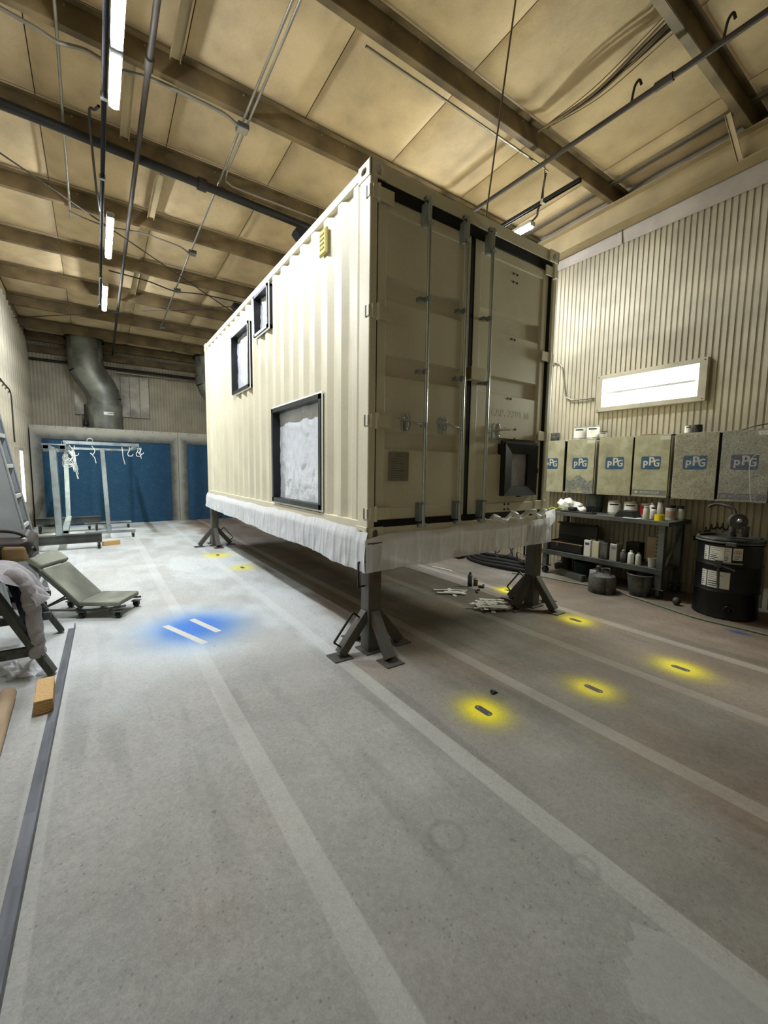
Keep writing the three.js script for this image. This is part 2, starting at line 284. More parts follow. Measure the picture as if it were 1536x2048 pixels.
{ // right wall: ribbed sheet up to 4.88 m, white faced insulation above
  const w = struct('wall_right', span(XR + 0.02, XR + 0.14, 0, 6.1, ZB, ZF), P.sheet); w.userData.label = 'right wall of pale ribbed metal sheet';
  obj('ribbed_sheet', ribs(RIB, ZB, ZF, 0, 4.88, (u, y, d) => [XR + d, y, u]), P.sheet, w);
  obj('insulation_band', grid(60, 6, (u, v) => { const z = mix(ZB, ZF, u); return [XR - 0.01 - 0.05 * Math.sin(Math.PI * v), mix(4.87, roofY(z), v), z]; }), P.vinyl, w);
  for (const z of [-0.45, 2.2, -3.1]) obj('insulation_seam', bar([XR - 0.025, 4.87, z], [XR - 0.06, 5.15, z], 0.012, 0.02), P.purlin, w);
  const l = struct('wall_left', span(XL - 0.14, XL - 0.02, 0, 6.1, ZB, ZF), P.sheet); l.userData.label = 'left wall of pale ribbed metal sheet';
  obj('ribbed_sheet', ribs({ p: 0.305, pts: [[0, 0], [0.3, 0], [0.33, 0.01], [0.4, 0.01], [0.43, 0], [0.72, 0], [0.79, 0.036], [0.91, 0.036]] }, ZB, ZF, 0, (u) => purlinY(u) + 0.02, (u, y, d) => [XL - 0.01 + d, y, u]), P.sheet, l);
  obj('insulation_band', span(XL - 0.02, XL - 0.012, 4.6, 6, ZB, ZF), P.insulation, l);
  const b = struct('wall_back', span(XL - 0.14, XR + 0.14, 0, 6.1, ZB - 0.14, ZB - 0.02), P.sheet); b.userData.label = 'far wall of ribbed metal sheet behind the exhaust plenum';
  obj('ribbed_sheet', ribs({ p: 0.08, pts: RIB.pts }, XL, XR, 0, roofY(ZB), (u, y, d) => [u, y, ZB - d]), P.sheet, b);
  const f = struct('wall_front', span(XL - 0.14, XR + 0.14, 0, 6.1, ZF + 0.02, ZF + 0.14), P.sheet);
  obj('ribbed_sheet', ribs({ p: 0.1, pts: RIB.pts }, XL, XR, 0, roofY(ZF), (u, y, d) => [u, y, ZF + d]), P.sheet, f);
}
const PZ = [6.95, 5.45, 3.95, 2.45, 1.04, -0.47, -1.9, -3.2, -4.68, -6.28, -7.78, -9.28, -10.78, -11.9];   // purlin webs
const SEAMS = [XL, -2.2, -0.95, 0.31, 1.51, 2.75, 3.98, XR];
{ // roof: deck, padded insulation panels between the purlins
  const c = struct('ceiling', orient(bx(XR - XL + 0.3, 0.1, ZF - ZB + 0.3, 0, 0.16, (ZF - ZB) / 2), V((XL + XR) / 2, roofY(ZB), ZB), V((XL + XR) / 2, roofY(ZF), ZF)), P.deck); c.userData.label = 'sloping roof lined with cream insulation panels';
  for (let k = 0; k + 1 < PZ.length; k++) for (let s = 0; s + 1 < SEAMS.length; s++) {
    const z0 = PZ[k + 1], z1 = PZ[k], x0 = SEAMS[s], x1 = SEAMS[s + 1], sd = k * 7 + s * 3;
    obj('insulation_panel', grid(10, 8, (u, v) => {
      const x = mix(x0 + 0.004, x1 - 0.004, u), z = mix(z0 + 0.004, z1 - 0.004, v);
      const e = Math.min(1, 14 * u * (1 - u)) * Math.min(1, 10 * v * (1 - v));
      return [x, roofY(z) + 0.06 - e * (0.055 + 0.014 * vnoise(x * 2 + sd, z * 2)), z];
    }), P.insulation, c);
  }
}
// Z purlins across the hall, each its own beam
{
  let first; const names = { 1.04: 'tan metal purlin that the slanting fly brace is fixed to', '-0.47': 'tan metal purlin above the doors with a conduit along it', '-1.9': 'tan metal purlin carrying the sagging pale cable', '-3.2': 'tan metal purlin just over the black crosswise pipe', '-4.68': 'tan metal purlin over the middle pair of lights', '-6.28': 'tan metal purlin with the dark cable along it' };
  PZ.forEach((z, i) => {
    if (i === 0) return;
    const y = purlinY(z), L = XR - XL - 0.02, x0 = XL + 0.01;
    const pts = [[0, 0.2], [0.06, 0.2], [0.06, 0.194], [0.004, 0.194], [0.004, 0.006], [-0.066, 0.006], [-0.07, 0.022], [-0.074, 0.022], [-0.072, 0], [0, 0]];
    if (!first) {
      first = thing('roof_purlin', 'tan metal purlin running across under the roof panels', 'beam', [x0, y, z], 0, 'purlins under the roof panels');
      obj('purlin_body', prism(pts.map(([a, b]) => [-a, b]), L).rotateY(Math.PI / 2), P.purlin, first);
      for (let k = 0; k < 26; k++) { const x = 0.15 + k * 0.3; if (k % 3 === 2) continue; obj('bolt', cyl(0.009, 0.009, 0.012, x, 0.16, 0.008, Math.PI / 2, 0, 0, 6), P.conduit, first); }
    } else copy(first, [x0, y, z]);
    if (names[z]) scene.children[scene.children.length - 1].userData.label = names[z];
  });
}
{ // rafter along the right wall with its fly braces
  const a = V(4.42, 0, ZB + 0.02), b = V(4.42, 0, ZF - 0.02); a.y = purlinY(a.z) - 0.16; b.y = purlinY(b.z) - 0.16;
  const L = a.distanceTo(b), r = thing('end_wall_rafter', 'cream painted steel rafter along the top of the right wall', 'beam');
  obj('rafter_web', orient(bx(0.012, 0.3, L, 0, 0, L / 2), a, b), P.rafter, r);
  obj('flange', orient(bx(0.2, 0.012, L, 0, 0.154, L / 2), a, b), P.rafter, r);
  obj('flange', orient(bx(0.2, 0.012, L, 0, -0.154, L / 2), a, b), P.rafter, r);
  for (const z of [0.93, -4.75]) {
    const t = thing('fly_brace', z > 0 ? 'slanting cream angle brace from purlin to rafter above the cabinets' : 'slanting cream angle brace from purlin to rafter behind the container', 'brace');
    obj('angle_leg', bar([4.12, purlinY(z) + 0.14, z - 0.06], [4.36, purlinY(z) - 0.3, z + 0.02], 0.05, 0.005), P.rafter, t);
    obj('angle_leg', bar([4.14, purlinY(z) + 0.14, z - 0.085], [4.38, purlinY(z) - 0.3, z - 0.005], 0.005, 0.05), P.rafter, t);
  }
  const v = thing('valley_strip', 'dark metal strip tucked between roof panels and rafter', 'trim');
  obj('strip', [0.05, 0.1].map((d) => bar([4.26 - d, roofY(-11) - 0.03, -11], [4.26 - d, roofY(6) - 0.03, 6], 0.02, 0.03)), P.conduit, v);
}
// ---------------------------------------------------------------- roof services
function lamp(x, y, z0, z1, label) {
  const L = Math.abs(z1 - z0), zc = (z0 + z1) / 2, t = thing('strip_light', label, 'light', [x, y, zc], 0, 'ceiling strip lights');
  const hs = obj('housing', [rbx(0.09, 0.04, L, 0.008, 0, 0.045, 0)], P.white, t);
  for (const s of [-1, 1]) obj('end_cap', rbx(0.085, 0.06, 0.015, 0.004, 0, 0.02, s * (L / 2 + 0.006)), P.zinc, hs);
  obj('lens', prism([[-0.038, 0.024], [-0.036, 0.0], [-0.024, -0.02], [0, -0.027], [0.024, -0.02], [0.036, 0.0], [0.038, 0.024]], L - 0.02).translate(0, 0, -(L - 0.02) / 2), M('#ffffff', { emissive: LAMP.colour, emissiveIntensity: LAMP.glow, roughness: 0.4 }), t).userData.label = 'glowing white lens';
  const l = new THREE.RectAreaLight(LAMP.colour, LAMP.down, 0.06, L - 0.04); l.position.set(0, -0.032, 0); l.rotation.x = -Math.PI / 2; l.castShadow = true; t.add(l);
  return t;
}
lamp(-1.56, 4.8, -0.62, -1.22, 'glowing strip light paired on the strut beside the wavy cable');
lamp(-1.56, 4.8, -1.3, -1.88, 'glowing strip light beside the black strut clamp');
lamp(-1.54, 4.8, -3.9, -4.5, 'glowing strip light in the middle pair on the strut');
lamp(-1.54, 4.8, -4.56, -5.18, 'glowing strip light in the middle pair, second along the strut');
lamp(-1.56, 4.8, -6.45, -7.1, 'glowing strip light in the pair close to the round duct');
lamp(-1.56, 4.8, -7.16, -7.85, 'glowing strip light nearest to the round duct');
lamp(3.02, 4.78, -0.82, -1.45, 'glowing strip light hanging over the container by the right wall');
lamp(3.02, 4.78, -1.52, -2.15, 'glowing strip light over the right side of the container, second of its pair');

function strut(x, y, z0, z1, label, hang) {
  const t = thing('channel_strut', label, 'strut');
  obj('channel', [bx(0.041, 0.006, z0 - z1, x, y + 0.018, (z0 + z1) / 2), bx(0.006, 0.041, z0 - z1, x - 0.018, y, (z0 + z1) / 2), bx(0.006, 0.041, z0 - z1, x + 0.018, y, (z0 + z1) / 2)], P.blackSteel, t);
  for (const z of hang) { obj('hanger_rod', rod([x, y + 0.02, z], [x, purlinY(z) + 0.02, z], 0.006), P.conduit, t); obj('clamp', bx(0.06, 0.05, 0.04, x, y, z), P.zinc, t); }
}
strut(-1.63, 4.9, 3, -8.2, 'long black channel strut carrying the row of strip lights', [1.0, -1.95, -3.24, -6.32, -7.82]);
strut(2.79, 4.84, -0.02, -3.3, 'short black channel strut carrying the light by the right wall', [-0.5, -3.22]);
tag(obj('power_cable', tube([[-1.67, 4.9, -2.1], [-1.7, 4.95, -2.25], [-1.74, 5.02, -2.4], [-1.72, 4.92, -2.9], [-1.69, 4.82, -3.4], [-1.66, 4.84, -3.9]], 0.012), P.cable), 'black cable looping beside the light strut', 'cable');
function pipeRun(name, label, pts, r, material, couplings = [], cat = 'pipe') {
  const t = thing(name, label, cat); obj('pipe_body', tube(pts, r, pts.length * 8, 10), material, t);
  for (const [a, b] of couplings) obj('coupling', rod(a, b, r * 1.45, 12), material, t); return t;
}
pipeRun('steel_pipe', 'dark steel pipe running lengthwise beside the light strut', [[-1.301, 5.06, 2.5], [-1.301, 5.06, -4], [-1.304, 4.94, -9], [-1.31, 4.8, -11.93]], 0.026, P.pipe, [[[-1.301, 5.06, -1.5], [-1.301, 5.06, -1.62]]]);
pipeRun('steel_pipe', 'dark steel pipe slung on hooks under the right end of the purlins', [[2.7, 5.24, 3], [2.72, 5.22, 1], [2.66, 5.18, -1.6], [2.65, 5.16, -2.8]], 0.026, P.pipe, [[[2.715, 5.22, 0.75], [2.72, 5.22, 0.9]]]);
for (const z of [0.5, 1.25]) tag(obj('pipe_hook', tube([[2.72, 5.2, z], [2.75, 5.26, z + 0.01], [2.76, 5.4, z + 0.03], [2.8, 5.47, z + 0.05], [2.83, 5.43, z + 0.06]], 0.012, 24, 6), P.cable), z > 1 ? 'dark hooked strap on the steel pipe beside the fly brace' : 'dark hooked strap on the steel pipe under the roof panel', 'hook');
pipeRun('conduit', 'thin conduit lengthwise between the left wall and the light strut', [[-1.95, 5.33, 1], [-1.95, 5.3, -1.7], [-1.97, 5.2, -3.3], [-1.985, 5.14, -5]], 0.013, P.conduit, [], 'conduit');
pipeRun('conduit', 'bright conduit of a close pair ending at the junction boxes', [[-0.372, 5.36, 2], [-0.37, 5.28, -2], [-0.372, 5.222, -3.1], [-0.385, 5.14, -5.2], [-0.39, 5.06, -7.0], [-0.385, 4.98, -9.2]], 0.013, P.conduit, [], 'conduit');
pipeRun('conduit', 'conduit of the close pair that bends off along a purlin', [[-0.318, 5.36, 2], [-0.318, 5.28, -2], [-0.33, 5.23, -2.9], [-0.29, 5.225, -3.0], [-0.15, 5.22, -3.05], [1.5, 5.22, -3.06]], 0.013, P.conduit, [], 'conduit');
for (const [z, n] of [[-2.06, 'where the paired conduits cross the wavy cable'], [-5.0, 'on the purlin above the container roof edge'], [-6.62, 'on the purlin near the black cap'], [-8.9, 'at the end of the long conduit']])
  { const t = thing('junction_box', 'small grey junction box ' + n, 'box', [-0.36, purlinY(z) - 0.035, z]); obj('box_body', rbx(0.12, 0.05, 0.12, 0.008, 0, 0, 0), P.greySteel, t); obj('cover', rbx(0.105, 0.008, 0.105, 0.003, 0, -0.028, 0), P.conduit, t); }
tag(obj('wavy_cable', tube([[-3.1, 5.31, -1.99], [-2.5, 5.28, -1.99], [-2.1, 5.24, -1.99], [-1.95, 5.2, -1.98], [-1.75, 5.24, -1.98], [-1.5, 5.21, -1.98], [-1.2, 5.27, -1.99], [-0.6, 5.27, -2.0], [-0.4, 5.24, -2.04]], 0.016, 80), P.conduit), 'pale cable sagging along a purlin to the junction box', 'cable');
tag(obj('wavy_cable', tube([[-2.0, 5.13, -4.78], [-1.85, 5.1, -4.78], [-1.55, 5.07, -4.78], [-1.1, 5.12, -4.78], [-0.6, 5.1, -4.82], [-0.4, 5.1, -4.98]], 0.012, 60), P.conduit), 'pale cable along the purlin above the middle lights', 'cable');
tag(obj('wavy_cable', tube([[-1.5, 5.05, -6.36], [-0.9, 5.03, -6.38], [-0.4, 5.04, -6.6], [0.2, 5.03, -6.4], [2, 5.03, -6.4]], 0.012, 60), P.cable), 'dark cable along the purlin near the last lights', 'cable');
pipeRun('gas_pipe', 'black pipe running crosswise under a purlin over the container', [[-3.2, 5.145, -2.95], [0, 5.145, -3.15], [4.2, 5.145, -3.41]], 0.05, P.blackSteel, [[[-0.62, 5.145, -3.11], [-0.52, 5.145, -3.117]]]);
pipeRun('conduit', 'conduit fixed crosswise along a purlin under the roof right of the container', [[0.3, 5.3, -0.575], [2.6, 5.3, -0.575], [2.95, 5.28, -0.575]], 0.012, P.conduit, [], 'conduit');
tag(obj('lamp_cable', tube([[2.95, 5.28, -0.6], [2.98, 5.2, -0.64], [2.99, 5.0, -0.68], [2.96, 4.9, -0.7], [3.0, 4.86, -0.74], [3.02, 4.83, -0.85]], 0.013, 40), P.cable), 'black cable dropping to the light by the right wall', 'cable');
tag(obj('hanging_cord', rod([1.206, 5.5, 0.32], [1.42, 3.97, -0.147], 0.008), P.purlin), 'thin tan cord dropping from the roof onto the container', 'cord');
for (const [a, b, l] of [[[-3.0, 5.03, -3.25], [2.6, 4.87, -8.45], 'thin steel brace rod slanting away over the middle lights'], [[-3.2, 4.83, -9.7], [2.4, 5.02, -5.1], 'thin steel brace rod crossing the other one near the container top']])
  tag(obj('brace_rod', rod(a, b, 0.009), P.pipe), l, 'rod');
for (const [x, z0, z1, l] of [[-1.05, -0.55, -1.83, 'slanting channel brace between purlins beside the steel pipe'], [-1.4, -1.98, -3.14, 'channel brace between purlins behind the bright pair of lights'], [-1.0, -3.5, -4.62, 'channel brace between purlins left of the paired conduits'], [-1.05, -6.36, -7.7, 'channel brace between purlins over the last lights']]) {
  const t = thing('purlin_brace', l, 'brace'); const y = purlinY((z0 + z1) / 2) + 0.1;
  obj('channel', [bx(0.09, 0.005, z0 - z1, x, y, (z0 + z1) / 2), bx(0.005, 0.03, z0 - z1, x - 0.043, y - 0.015, (z0 + z1) / 2), bx(0.005, 0.03, z0 - z1, x + 0.043, y - 0.015, (z0 + z1) / 2)], P.rafter, t);
}
for (let k = 0; k < 6; k++) { // bundle of wires slung between two purlins
  const s = [2.38, 2.42, 2.47, 2.5, 2.54, 2.6][k], e = [2.5, 2.5, 2.51, 2.5, 2.5, 2.52][k], d = [0.02, 0.05, 0.03, 0.06, 0.02, 0.05][k];
  tag(obj('slung_wire', tube([[s, 5.5, 0.98], [(s + e) / 2, 5.42 - d, 0.3], [e, 5.44, -0.42]], [0.004, 0.012, 0.014, 0.01, 0.014, 0.004][k], 24, 6), k % 2 ? P.purlin : P.pipe), 'dark wire in the bundle slung between two purlins', 'wire', 'bundle of wires slung between two purlins');
}
for (const [z, l] of [[-3.0, 'black cap of a roof fitting showing above the container roof edge'], [-6.3, 'black cap of a roof fitting near the far end of the container']]) {
  const t = thing('roof_fitting', l, 'fitting', [0.78, 4.86, z]);
  obj('cap', prism([[-0.14, 0.08], [-0.16, 0.03], [-0.08, -0.05], [0.12, -0.05], [0.3, 0.02], [0.3, 0.08]], 0.16, 0.01).translate(0, 0, -0.08), P.gasket, t);
  obj('hanger', rod([0.2, 0.08, 0], [0.2, purlinY(z) - 4.86 + 0.1, 0], 0.01), P.cable, t);
}
// ---------------------------------------------------------------- wall lights
function wallLight(x, dir, z0, z1, y0, y1, label, bars, out = WALL_LAMP.out) {
  const t = thing('wall_light', label, 'light', [x, (y0 + y1) / 2, (z0 + z1) / 2]); const W = z1 - z0, H = y1 - y0, f = 0.085, d = 0.07;
  const g = prism([[-W / 2, -H / 2], [W / 2, -H / 2], [W / 2, H / 2], [-W / 2, H / 2]], d, 0.004, [[[-W / 2 + f, -H / 2 + f * 0.7], [W / 2 - f, -H / 2 + f * 0.7], [W / 2 - f, H / 2 - f * 0.7], [-W / 2 + f, H / 2 - f * 0.7]]]).rotateY(-Math.PI / 2 * dir);
  obj('frame', g, P.sheet, t);
  obj('lens', bx(0.01, H - f * 1.4, W - 2 * f, -dir * 0.03, 0, 0), M('#ffffff', { emissive: WALL_LAMP.colour, emissiveIntensity: WALL_LAMP.glow, roughness: 0.4 }), t);
  if (bars) obj('divider', bx(0.012, 0.03, W - 2 * f, -dir * 0.04, 0.0, 0), P.plastic, t);
  for (const [a, b] of [[-1, -1], [1, -1], [1, 1], [-1, 1]]) obj('screw', cyl(0.008, 0.008, 0.008, -dir * 0.074, b * (H / 2 - 0.025), a * (W / 2 - 0.03), 0, 0, Math.PI / 2, 8), P.pipe, t);
  const l = new THREE.RectAreaLight(WALL_LAMP.colour, out, W - 2 * f, H - f * 1.4); l.position.set(-dir * 0.05, 0, 0); l.rotation.y = dir > 0 ? Math.PI / 2 : -Math.PI / 2; l.castShadow = true; t.add(l);
}
wallLight(XR - 0.003, 1, -0.67, 0.74, 2.5, 3.03, 'wide white framed light glowing on the right wall above the cabinets', true);
wallLight(XL + 0.003, -1, -9.45, -8.78, 0.7, 1.95, 'upright white framed light glowing on the left wall behind the ladder', false, 12);
{ const t = thing('wall_conduit', 'thin bent conduit on the right wall running to the wall light', 'conduit');
  obj('conduit_body', tube([[4.58, 3.4, -3], [4.58, 3.39, -1.6], [4.575, 3.38, -1.4], [4.57, 3.28, -1.3], [4.57, 2.95, -1.24], [4.57, 2.8, -1.2], [4.57, 2.74, -1.08], [4.57, 2.73, -0.9], [4.57, 2.73, -0.68]], 0.011, 70), P.conduit, t);
  for (const z of [-1.0, -0.92, -0.84, -0.76]) obj('strap', bx(0.012, 0.05, 0.01, 4.585, 2.71, z), P.conduit, t); }
tag(obj('wall_conduit', tube([[-3.22, 3.25, -6], [-3.22, 3.12, -7.8], [-3.22, 3.08, -8.5], [-3.22, 2.9, -8.66], [-3.22, 2.2, -8.68], [-3.22, 2.05, -8.7]], 0.014, 50), P.pipe), 'thin dark conduit bending down the left wall', 'conduit');
// ---------------------------------------------------------------- the shipping container
const font = await new FontLoader().loadAsync('fonts/droid/droid_sans_bold.typeface.json');
const CL = 6.058, CW = 2.438, CH = 2.98, C0 = 0.969, CT = C0 + CH;
const box20 = thing('shipping_container', 'cream shipping container raised on four steel stands, doors facing out', 'container');
{
  const rootC = box20;
  // frame
  const post = (x, z) => z > -1 ? obj('corner_post', rbx(0.072, CH - 0.22, 0.16, 0.012, x + (x < 1 ? 0.036 : -0.036), C0 + CH / 2, z - 0.08), P.cream, rootC) : obj('corner_post', [rbx(0.16, CH - 0.22, 0.16, 0.012, x + (x < 1 ? 0.08 : -0.08), C0 + CH / 2, z + (z > -1 ? -0.085 : 0.085))], P.cream, rootC);
  for (const x of [0.004, CW - 0.004]) for (const z of [-0.004, -CL + 0.004]) post(x, z);
  for (const x of [0.006, CW - 0.066]) { obj('top_side_rail', rbx(0.06, 0.075, CL - 0.3, 0.006, x + 0.03, CT - 0.045, -CL / 2), P.cream, rootC); obj('bottom_side_rail', rbx(0.06, 0.16, CL - 0.3, 0.006, x + 0.03, C0 + 0.085, -CL / 2), P.cream, rootC); }
  obj('door_header', rbx(CW - 0.3, 0.115, 0.1, 0.006, CW / 2, CT - 0.064, -0.058), P.cream, rootC);
  obj('door_sill', rbx(CW - 0.3, 0.11, 0.1, 0.006, CW / 2, C0 + 0.058, -0.058), P.cream, rootC);
  obj('end_rail', [rbx(CW - 0.3, 0.1, 0.08, 0.006, CW / 2, CT - 0.06, -CL + 0.05), rbx(CW - 0.3, 0.15, 0.08, 0.006, CW / 2, C0 + 0.08, -CL + 0.05)], P.cream, rootC);
  // corner castings with their oval slots
  for (const x of [0, CW]) for (const z of [0, -CL]) for (const y of [C0, CT - 0.118]) {
    const sx = x ? -1 : 1, sz = z ? 1 : -1;
    const face = prism([[0, 0], [0.162, 0], [0.162, 0.118], [0, 0.118]], 0.014, 0.002, [oval(0.085, 0.059, 0.064, 0.08)]);
    const side = prism([[0, 0], [0.178, 0], [0.178, 0.118], [0, 0.118]], 0.014, 0.002, [oval(0.095, 0.059, 0.08, 0.052)]);
    const f = face.translate(0, 0, -0.014).scale(sx, 1, -sz).translate(x, y, z), s = side.translate(0, 0, -0.014).rotateY(-Math.PI / 2);
    // side plate: length along z, thickness into x
    const s2 = s.scale(sx, 1, sz > 0 ? 1 : -1).translate(x, y, z);
    for (const g of [f, s2]) g.computeVertexNormals();
    const c = obj('corner_casting', [f, s2, span(x, x + sx * 0.162, y, y + 0.012, z, z + sz * 0.178), span(x, x + sx * 0.162, y + 0.106, y + 0.118, z, z + sz * 0.178)], z ? P.cream : P.cream, rootC);
    obj('casting_hollow', span(x + sx * 0.09, x + sx * 0.15, y + 0.012, y + 0.106, z + sz * 0.09, z + sz * 0.165), P.cream, c);
  }
  // long sides of trapezoid corrugation, cut round the window openings
  const TRAP = { p: 0.278, pts: [[0, 0], [0.26, 0], [0.5, 0.036], [0.755, 0.036]] };
  const OPEN = [[-2.235, -0.845, 1.165, 2.3], [-2.88, -2.325, 3.31, 3.83], [-4.03, -3.135, 2.72, 3.61]];
  const cuts = [-CL + 0.16, ...OPEN.flatMap((o) => [o[0], o[1]]), -0.16].sort((a, b) => a - b), parts = [];
  const yb = C0 + 0.16, yt = CT - 0.08;
  for (let i = 0; i + 1 < cuts.length; i++) {
    const mid = (cuts[i] + cuts[i + 1]) / 2, o = OPEN.find((q) => mid > q[0] && mid < q[1]);
    const map = (u, y, d) => [0.014 + d, y, u];
    if (!o) parts.push(ribs(TRAP, cuts[i], cuts[i + 1], yb, yt, map));
    else { if (o[2] - yb > 0.02) parts.push(ribs(TRAP, cuts[i], cuts[i + 1], yb, o[2], map)); if (yt - o[3] > 0.02) parts.push(ribs(TRAP, cuts[i], cuts[i + 1], o[3], yt, map)); }
  }
  obj('side_panel', parts, P.cream, rootC);
  obj('side_panel', ribs(TRAP, -CL + 0.16, -0.16, yb, yt, (u, y, d) => [CW - 0.014 - d, y, u]), P.cream, rootC);
  obj('end_panel', ribs(TRAP, 0.16, CW - 0.16, yb, yt, (u, y, d) => [u, y, -CL + 0.02 + d]), P.cream, rootC);
  obj('roof_panel', ribs(TRAP, -CL + 0.1, -0.1, 0.05, CW - 0.05, (u, y, d) => [y, CT - 0.012 - d * 0.6, u]), P.cream, rootC);
  obj('inner_lining', span(0.16, 0.18, yb, yt, -CL + 0.2, -0.3), P.timber, rootC);
  obj('underside', [span(0.07, CW - 0.07, C0 + 0.1, C0 + 0.13, -CL + 0.1, -0.1)], P.timber, rootC);
  for (let k = 0; k < 18; k++) obj('cross_member', bx(CW - 0.14, 0.1, 0.05, CW / 2, C0 + 0.06, -0.4 - k * 0.31), P.blackSteel, rootC);
  // side windows: black steel box frames with plastic film inside
  OPEN.forEach(([z0, z1, y0, y1], i) => {
    const W = z1 - z0, H = y1 - y0, f = i === 0 ? 0.05 : 0.036, zc = (z0 + z1) / 2, yc = (y0 + y1) / 2;
    const out = -0.02, inn = 0.11;
    const fr = obj('window_frame', [span(out, inn, y1 - f, y1, z0, z1), span(out, inn, y0, y0 + f, z0, z1), span(out, inn, y0, y1, z0, z0 + f), span(out, inn, y0, y1, z1 - f, z1)], P.blackFrame, rootC);
    fr.userData.label = 'black steel window frame';
    const film = obj('masking_film', grid(40, 40, (u, v) => { const z = mix(z0 + f * 0.5, z1 - f * 0.5, u), y = mix(y0 + f * 0.5, y1 - f * 0.5, v); const n = Math.abs(fbm(z * 9 + i * 5, y * 3.5, 4) - 0.5) + 0.7 * Math.abs(fbm(z * 4 + y * 7, y * 5 - z * 3 + i, 3) - 0.5); return [0.08 - 0.05 * n + 0.004 * Math.sin(z * 14), y, z]; }), P.windowFilm, fr);
    film.userData.label = 'crinkled clear plastic masking film';
    for (let k = 0; k < 5; k++) obj('weld_tab', bx(0.014, 0.014, 0.035, 0.012, y1 + 0.004, mix(z0 + 0.06, z1 - 0.06, k / 4)), P.blackFrame, fr);
    for (let k = 0; k < 4; k++) obj('weld_tab', bx(0.014, 0.04, 0.014, 0.012, mix(y0 + 0.1, y1 - 0.1, k / 3), z1 + 0.004), P.blackFrame, fr);
    obj('masking_tape', [span(-0.006, 0.004, y1, y1 + 0.022, z0, z1 + 0.02), span(-0.006, 0.004, y0 - 0.02, y1, z1, z1 + 0.02), span(-0.006, 0.004, y0 - 0.022, y0, z0, z1 + 0.02)].map((g) => lump(g, 0.004, 20, i)), P.maskPaper, fr);
  });
  // small yellow vent cover on the side
  const vent = obj('vent_cover', [prism([[-0.06, -0.1], [0.06, -0.1], [0.06, 0.1], [-0.06, 0.1]], 0.012, 0.012).rotateY(-Math.PI / 2).translate(0.004, 3.66, -0.8)], M('#d9cd72', { map: T.soft, roughness: 0.5 }), rootC); vent.userData.label = 'pale yellow vent cover';
  for (let k = 0; k < 4; k++) obj('vent_slot', bx(0.004, 0.012, 0.08, -0.022, 3.6 + k * 0.04, -0.8), P.tan, vent);

  // doors
  const dz = -0.03;
  const BANDS = [[1.76, 1.9], [2.37, 2.51], [2.98, 3.13]];
  function door(x0, x1, bands, y0 = 1.14, y1 = 3.735) {
    const e = 0.085, prof = []; const depth = 0.042, ch = 0.018;
    prof.push([y0 + 0.1, 0]); for (const [a, b] of bands) prof.push([a - ch, 0], [a, -depth], [b, -depth], [b + ch, 0]); prof.push([y1 - 0.1, 0]);
    const skin = []; const pos = [];
    for (let i = 0; i + 1 < prof.length; i++) { const [ya, za] = prof[i], [yb2, zb] = prof[i + 1]; const A = [x0 + e, ya, dz - 0.012 + za], B = [x1 - e, ya, dz - 0.012 + za], C = [x1 - e, yb2, dz - 0.012 + zb], D = [x0 + e, yb2, dz - 0.012 + zb]; pos.push(...A, ...B, ...C, ...A, ...C, ...D); }
    const g = new THREE.BufferGeometry(); g.setAttribute('position', new THREE.Float32BufferAttribute(pos, 3)); g.computeVertexNormals(); skin.push(g);
    const d = obj('door_leaf', skin, P.cream, rootC);
    obj('door_stile', rbx(e, y1 - y0, 0.07, 0.006, x0 + e / 2, (y0 + y1) / 2, dz - 0.035), P.cream, d);
    obj('door_stile', rbx(e, y1 - y0, 0.07, 0.006, x1 - e / 2, (y0 + y1) / 2, dz - 0.035), P.cream, d);
    obj('door_rail', rbx(x1 - x0 - 2 * e, 0.1, 0.07, 0.006, (x0 + x1) / 2, y0 + 0.05, dz - 0.035), P.cream, d);
    obj('door_rail', rbx(x1 - x0 - 2 * e, 0.1, 0.07, 0.006, (x0 + x1) / 2, y1 - 0.05, dz - 0.035), P.cream, d);
    obj('door_core', span(x0 + 0.02, x1 - 0.02, y0 + 0.02, y1 - 0.02, dz - 0.075, dz - 0.085), P.cream, d);
    obj('gasket', [span(x0 - 0.028, x1 + 0.028, y1, y1 + 0.1, dz + 0.014, dz - 0.05), span(x0 - 0.028, x1 + 0.028, y0 - 0.06, y0, dz + 0.012, dz - 0.05), span(x0 - 0.028, x0, y0 - 0.05, y1 + 0.05, dz - 0.004, dz - 0.05), span(x1, x1 + (x1 > 2 ? 0.055 : 0.028), y0 - 0.05, y1 + 0.05, dz + 0.004, dz - 0.05)], P.gasket, d).userData.label = 'black rubber gasket';
    return d;
  }
  const dl = door(0.098, 1.135, BANDS), dr = door(1.19, 2.312, BANDS);
  // locking rods with cams, guides, brackets and handles
  function lockRod(d, x, hx, sgn) {
    const z = 0.05;
    const r = [rod([x, 1.07, z], [x, 3.83, z], 0.0165, 14)];
    for (const y of [1.085, 3.815]) { for (const s of [-1, 1]) r.push(cyl(0.016, 0.016, 0.03, x + s * 0.03, y + (y > 2 ? 0.012 : -0.012), z - 0.02, Math.PI / 2, 0, 0, 10)); r.push(rbx(0.075, 0.03, 0.05, 0.006, x, y, z - 0.02)); }
    obj('lock_rod', r, P.zinc, d).userData.label = 'galvanised locking rod';
    for (const y of [1.2, 3.7]) obj('rod_guide', [rbx(0.044, 0.15, 0.03, 0.006, x, y, z - 0.012), bx(0.02, 0.17, 0.06, x - 0.028, y, z - 0.04), bx(0.05, 0.018, 0.045, x, y + 0.078 * (y > 2 ? -1 : 1), z)], P.zincDull, d);
    for (const y of [2.42, 3.02]) obj('rod_bracket', [rbx(0.044, 0.045, 0.05, 0.006, x, y, z - 0.012), bx(0.055, 0.03, 0.05, x - 0.045, y, z - 0.05)], P.zincDull, d);
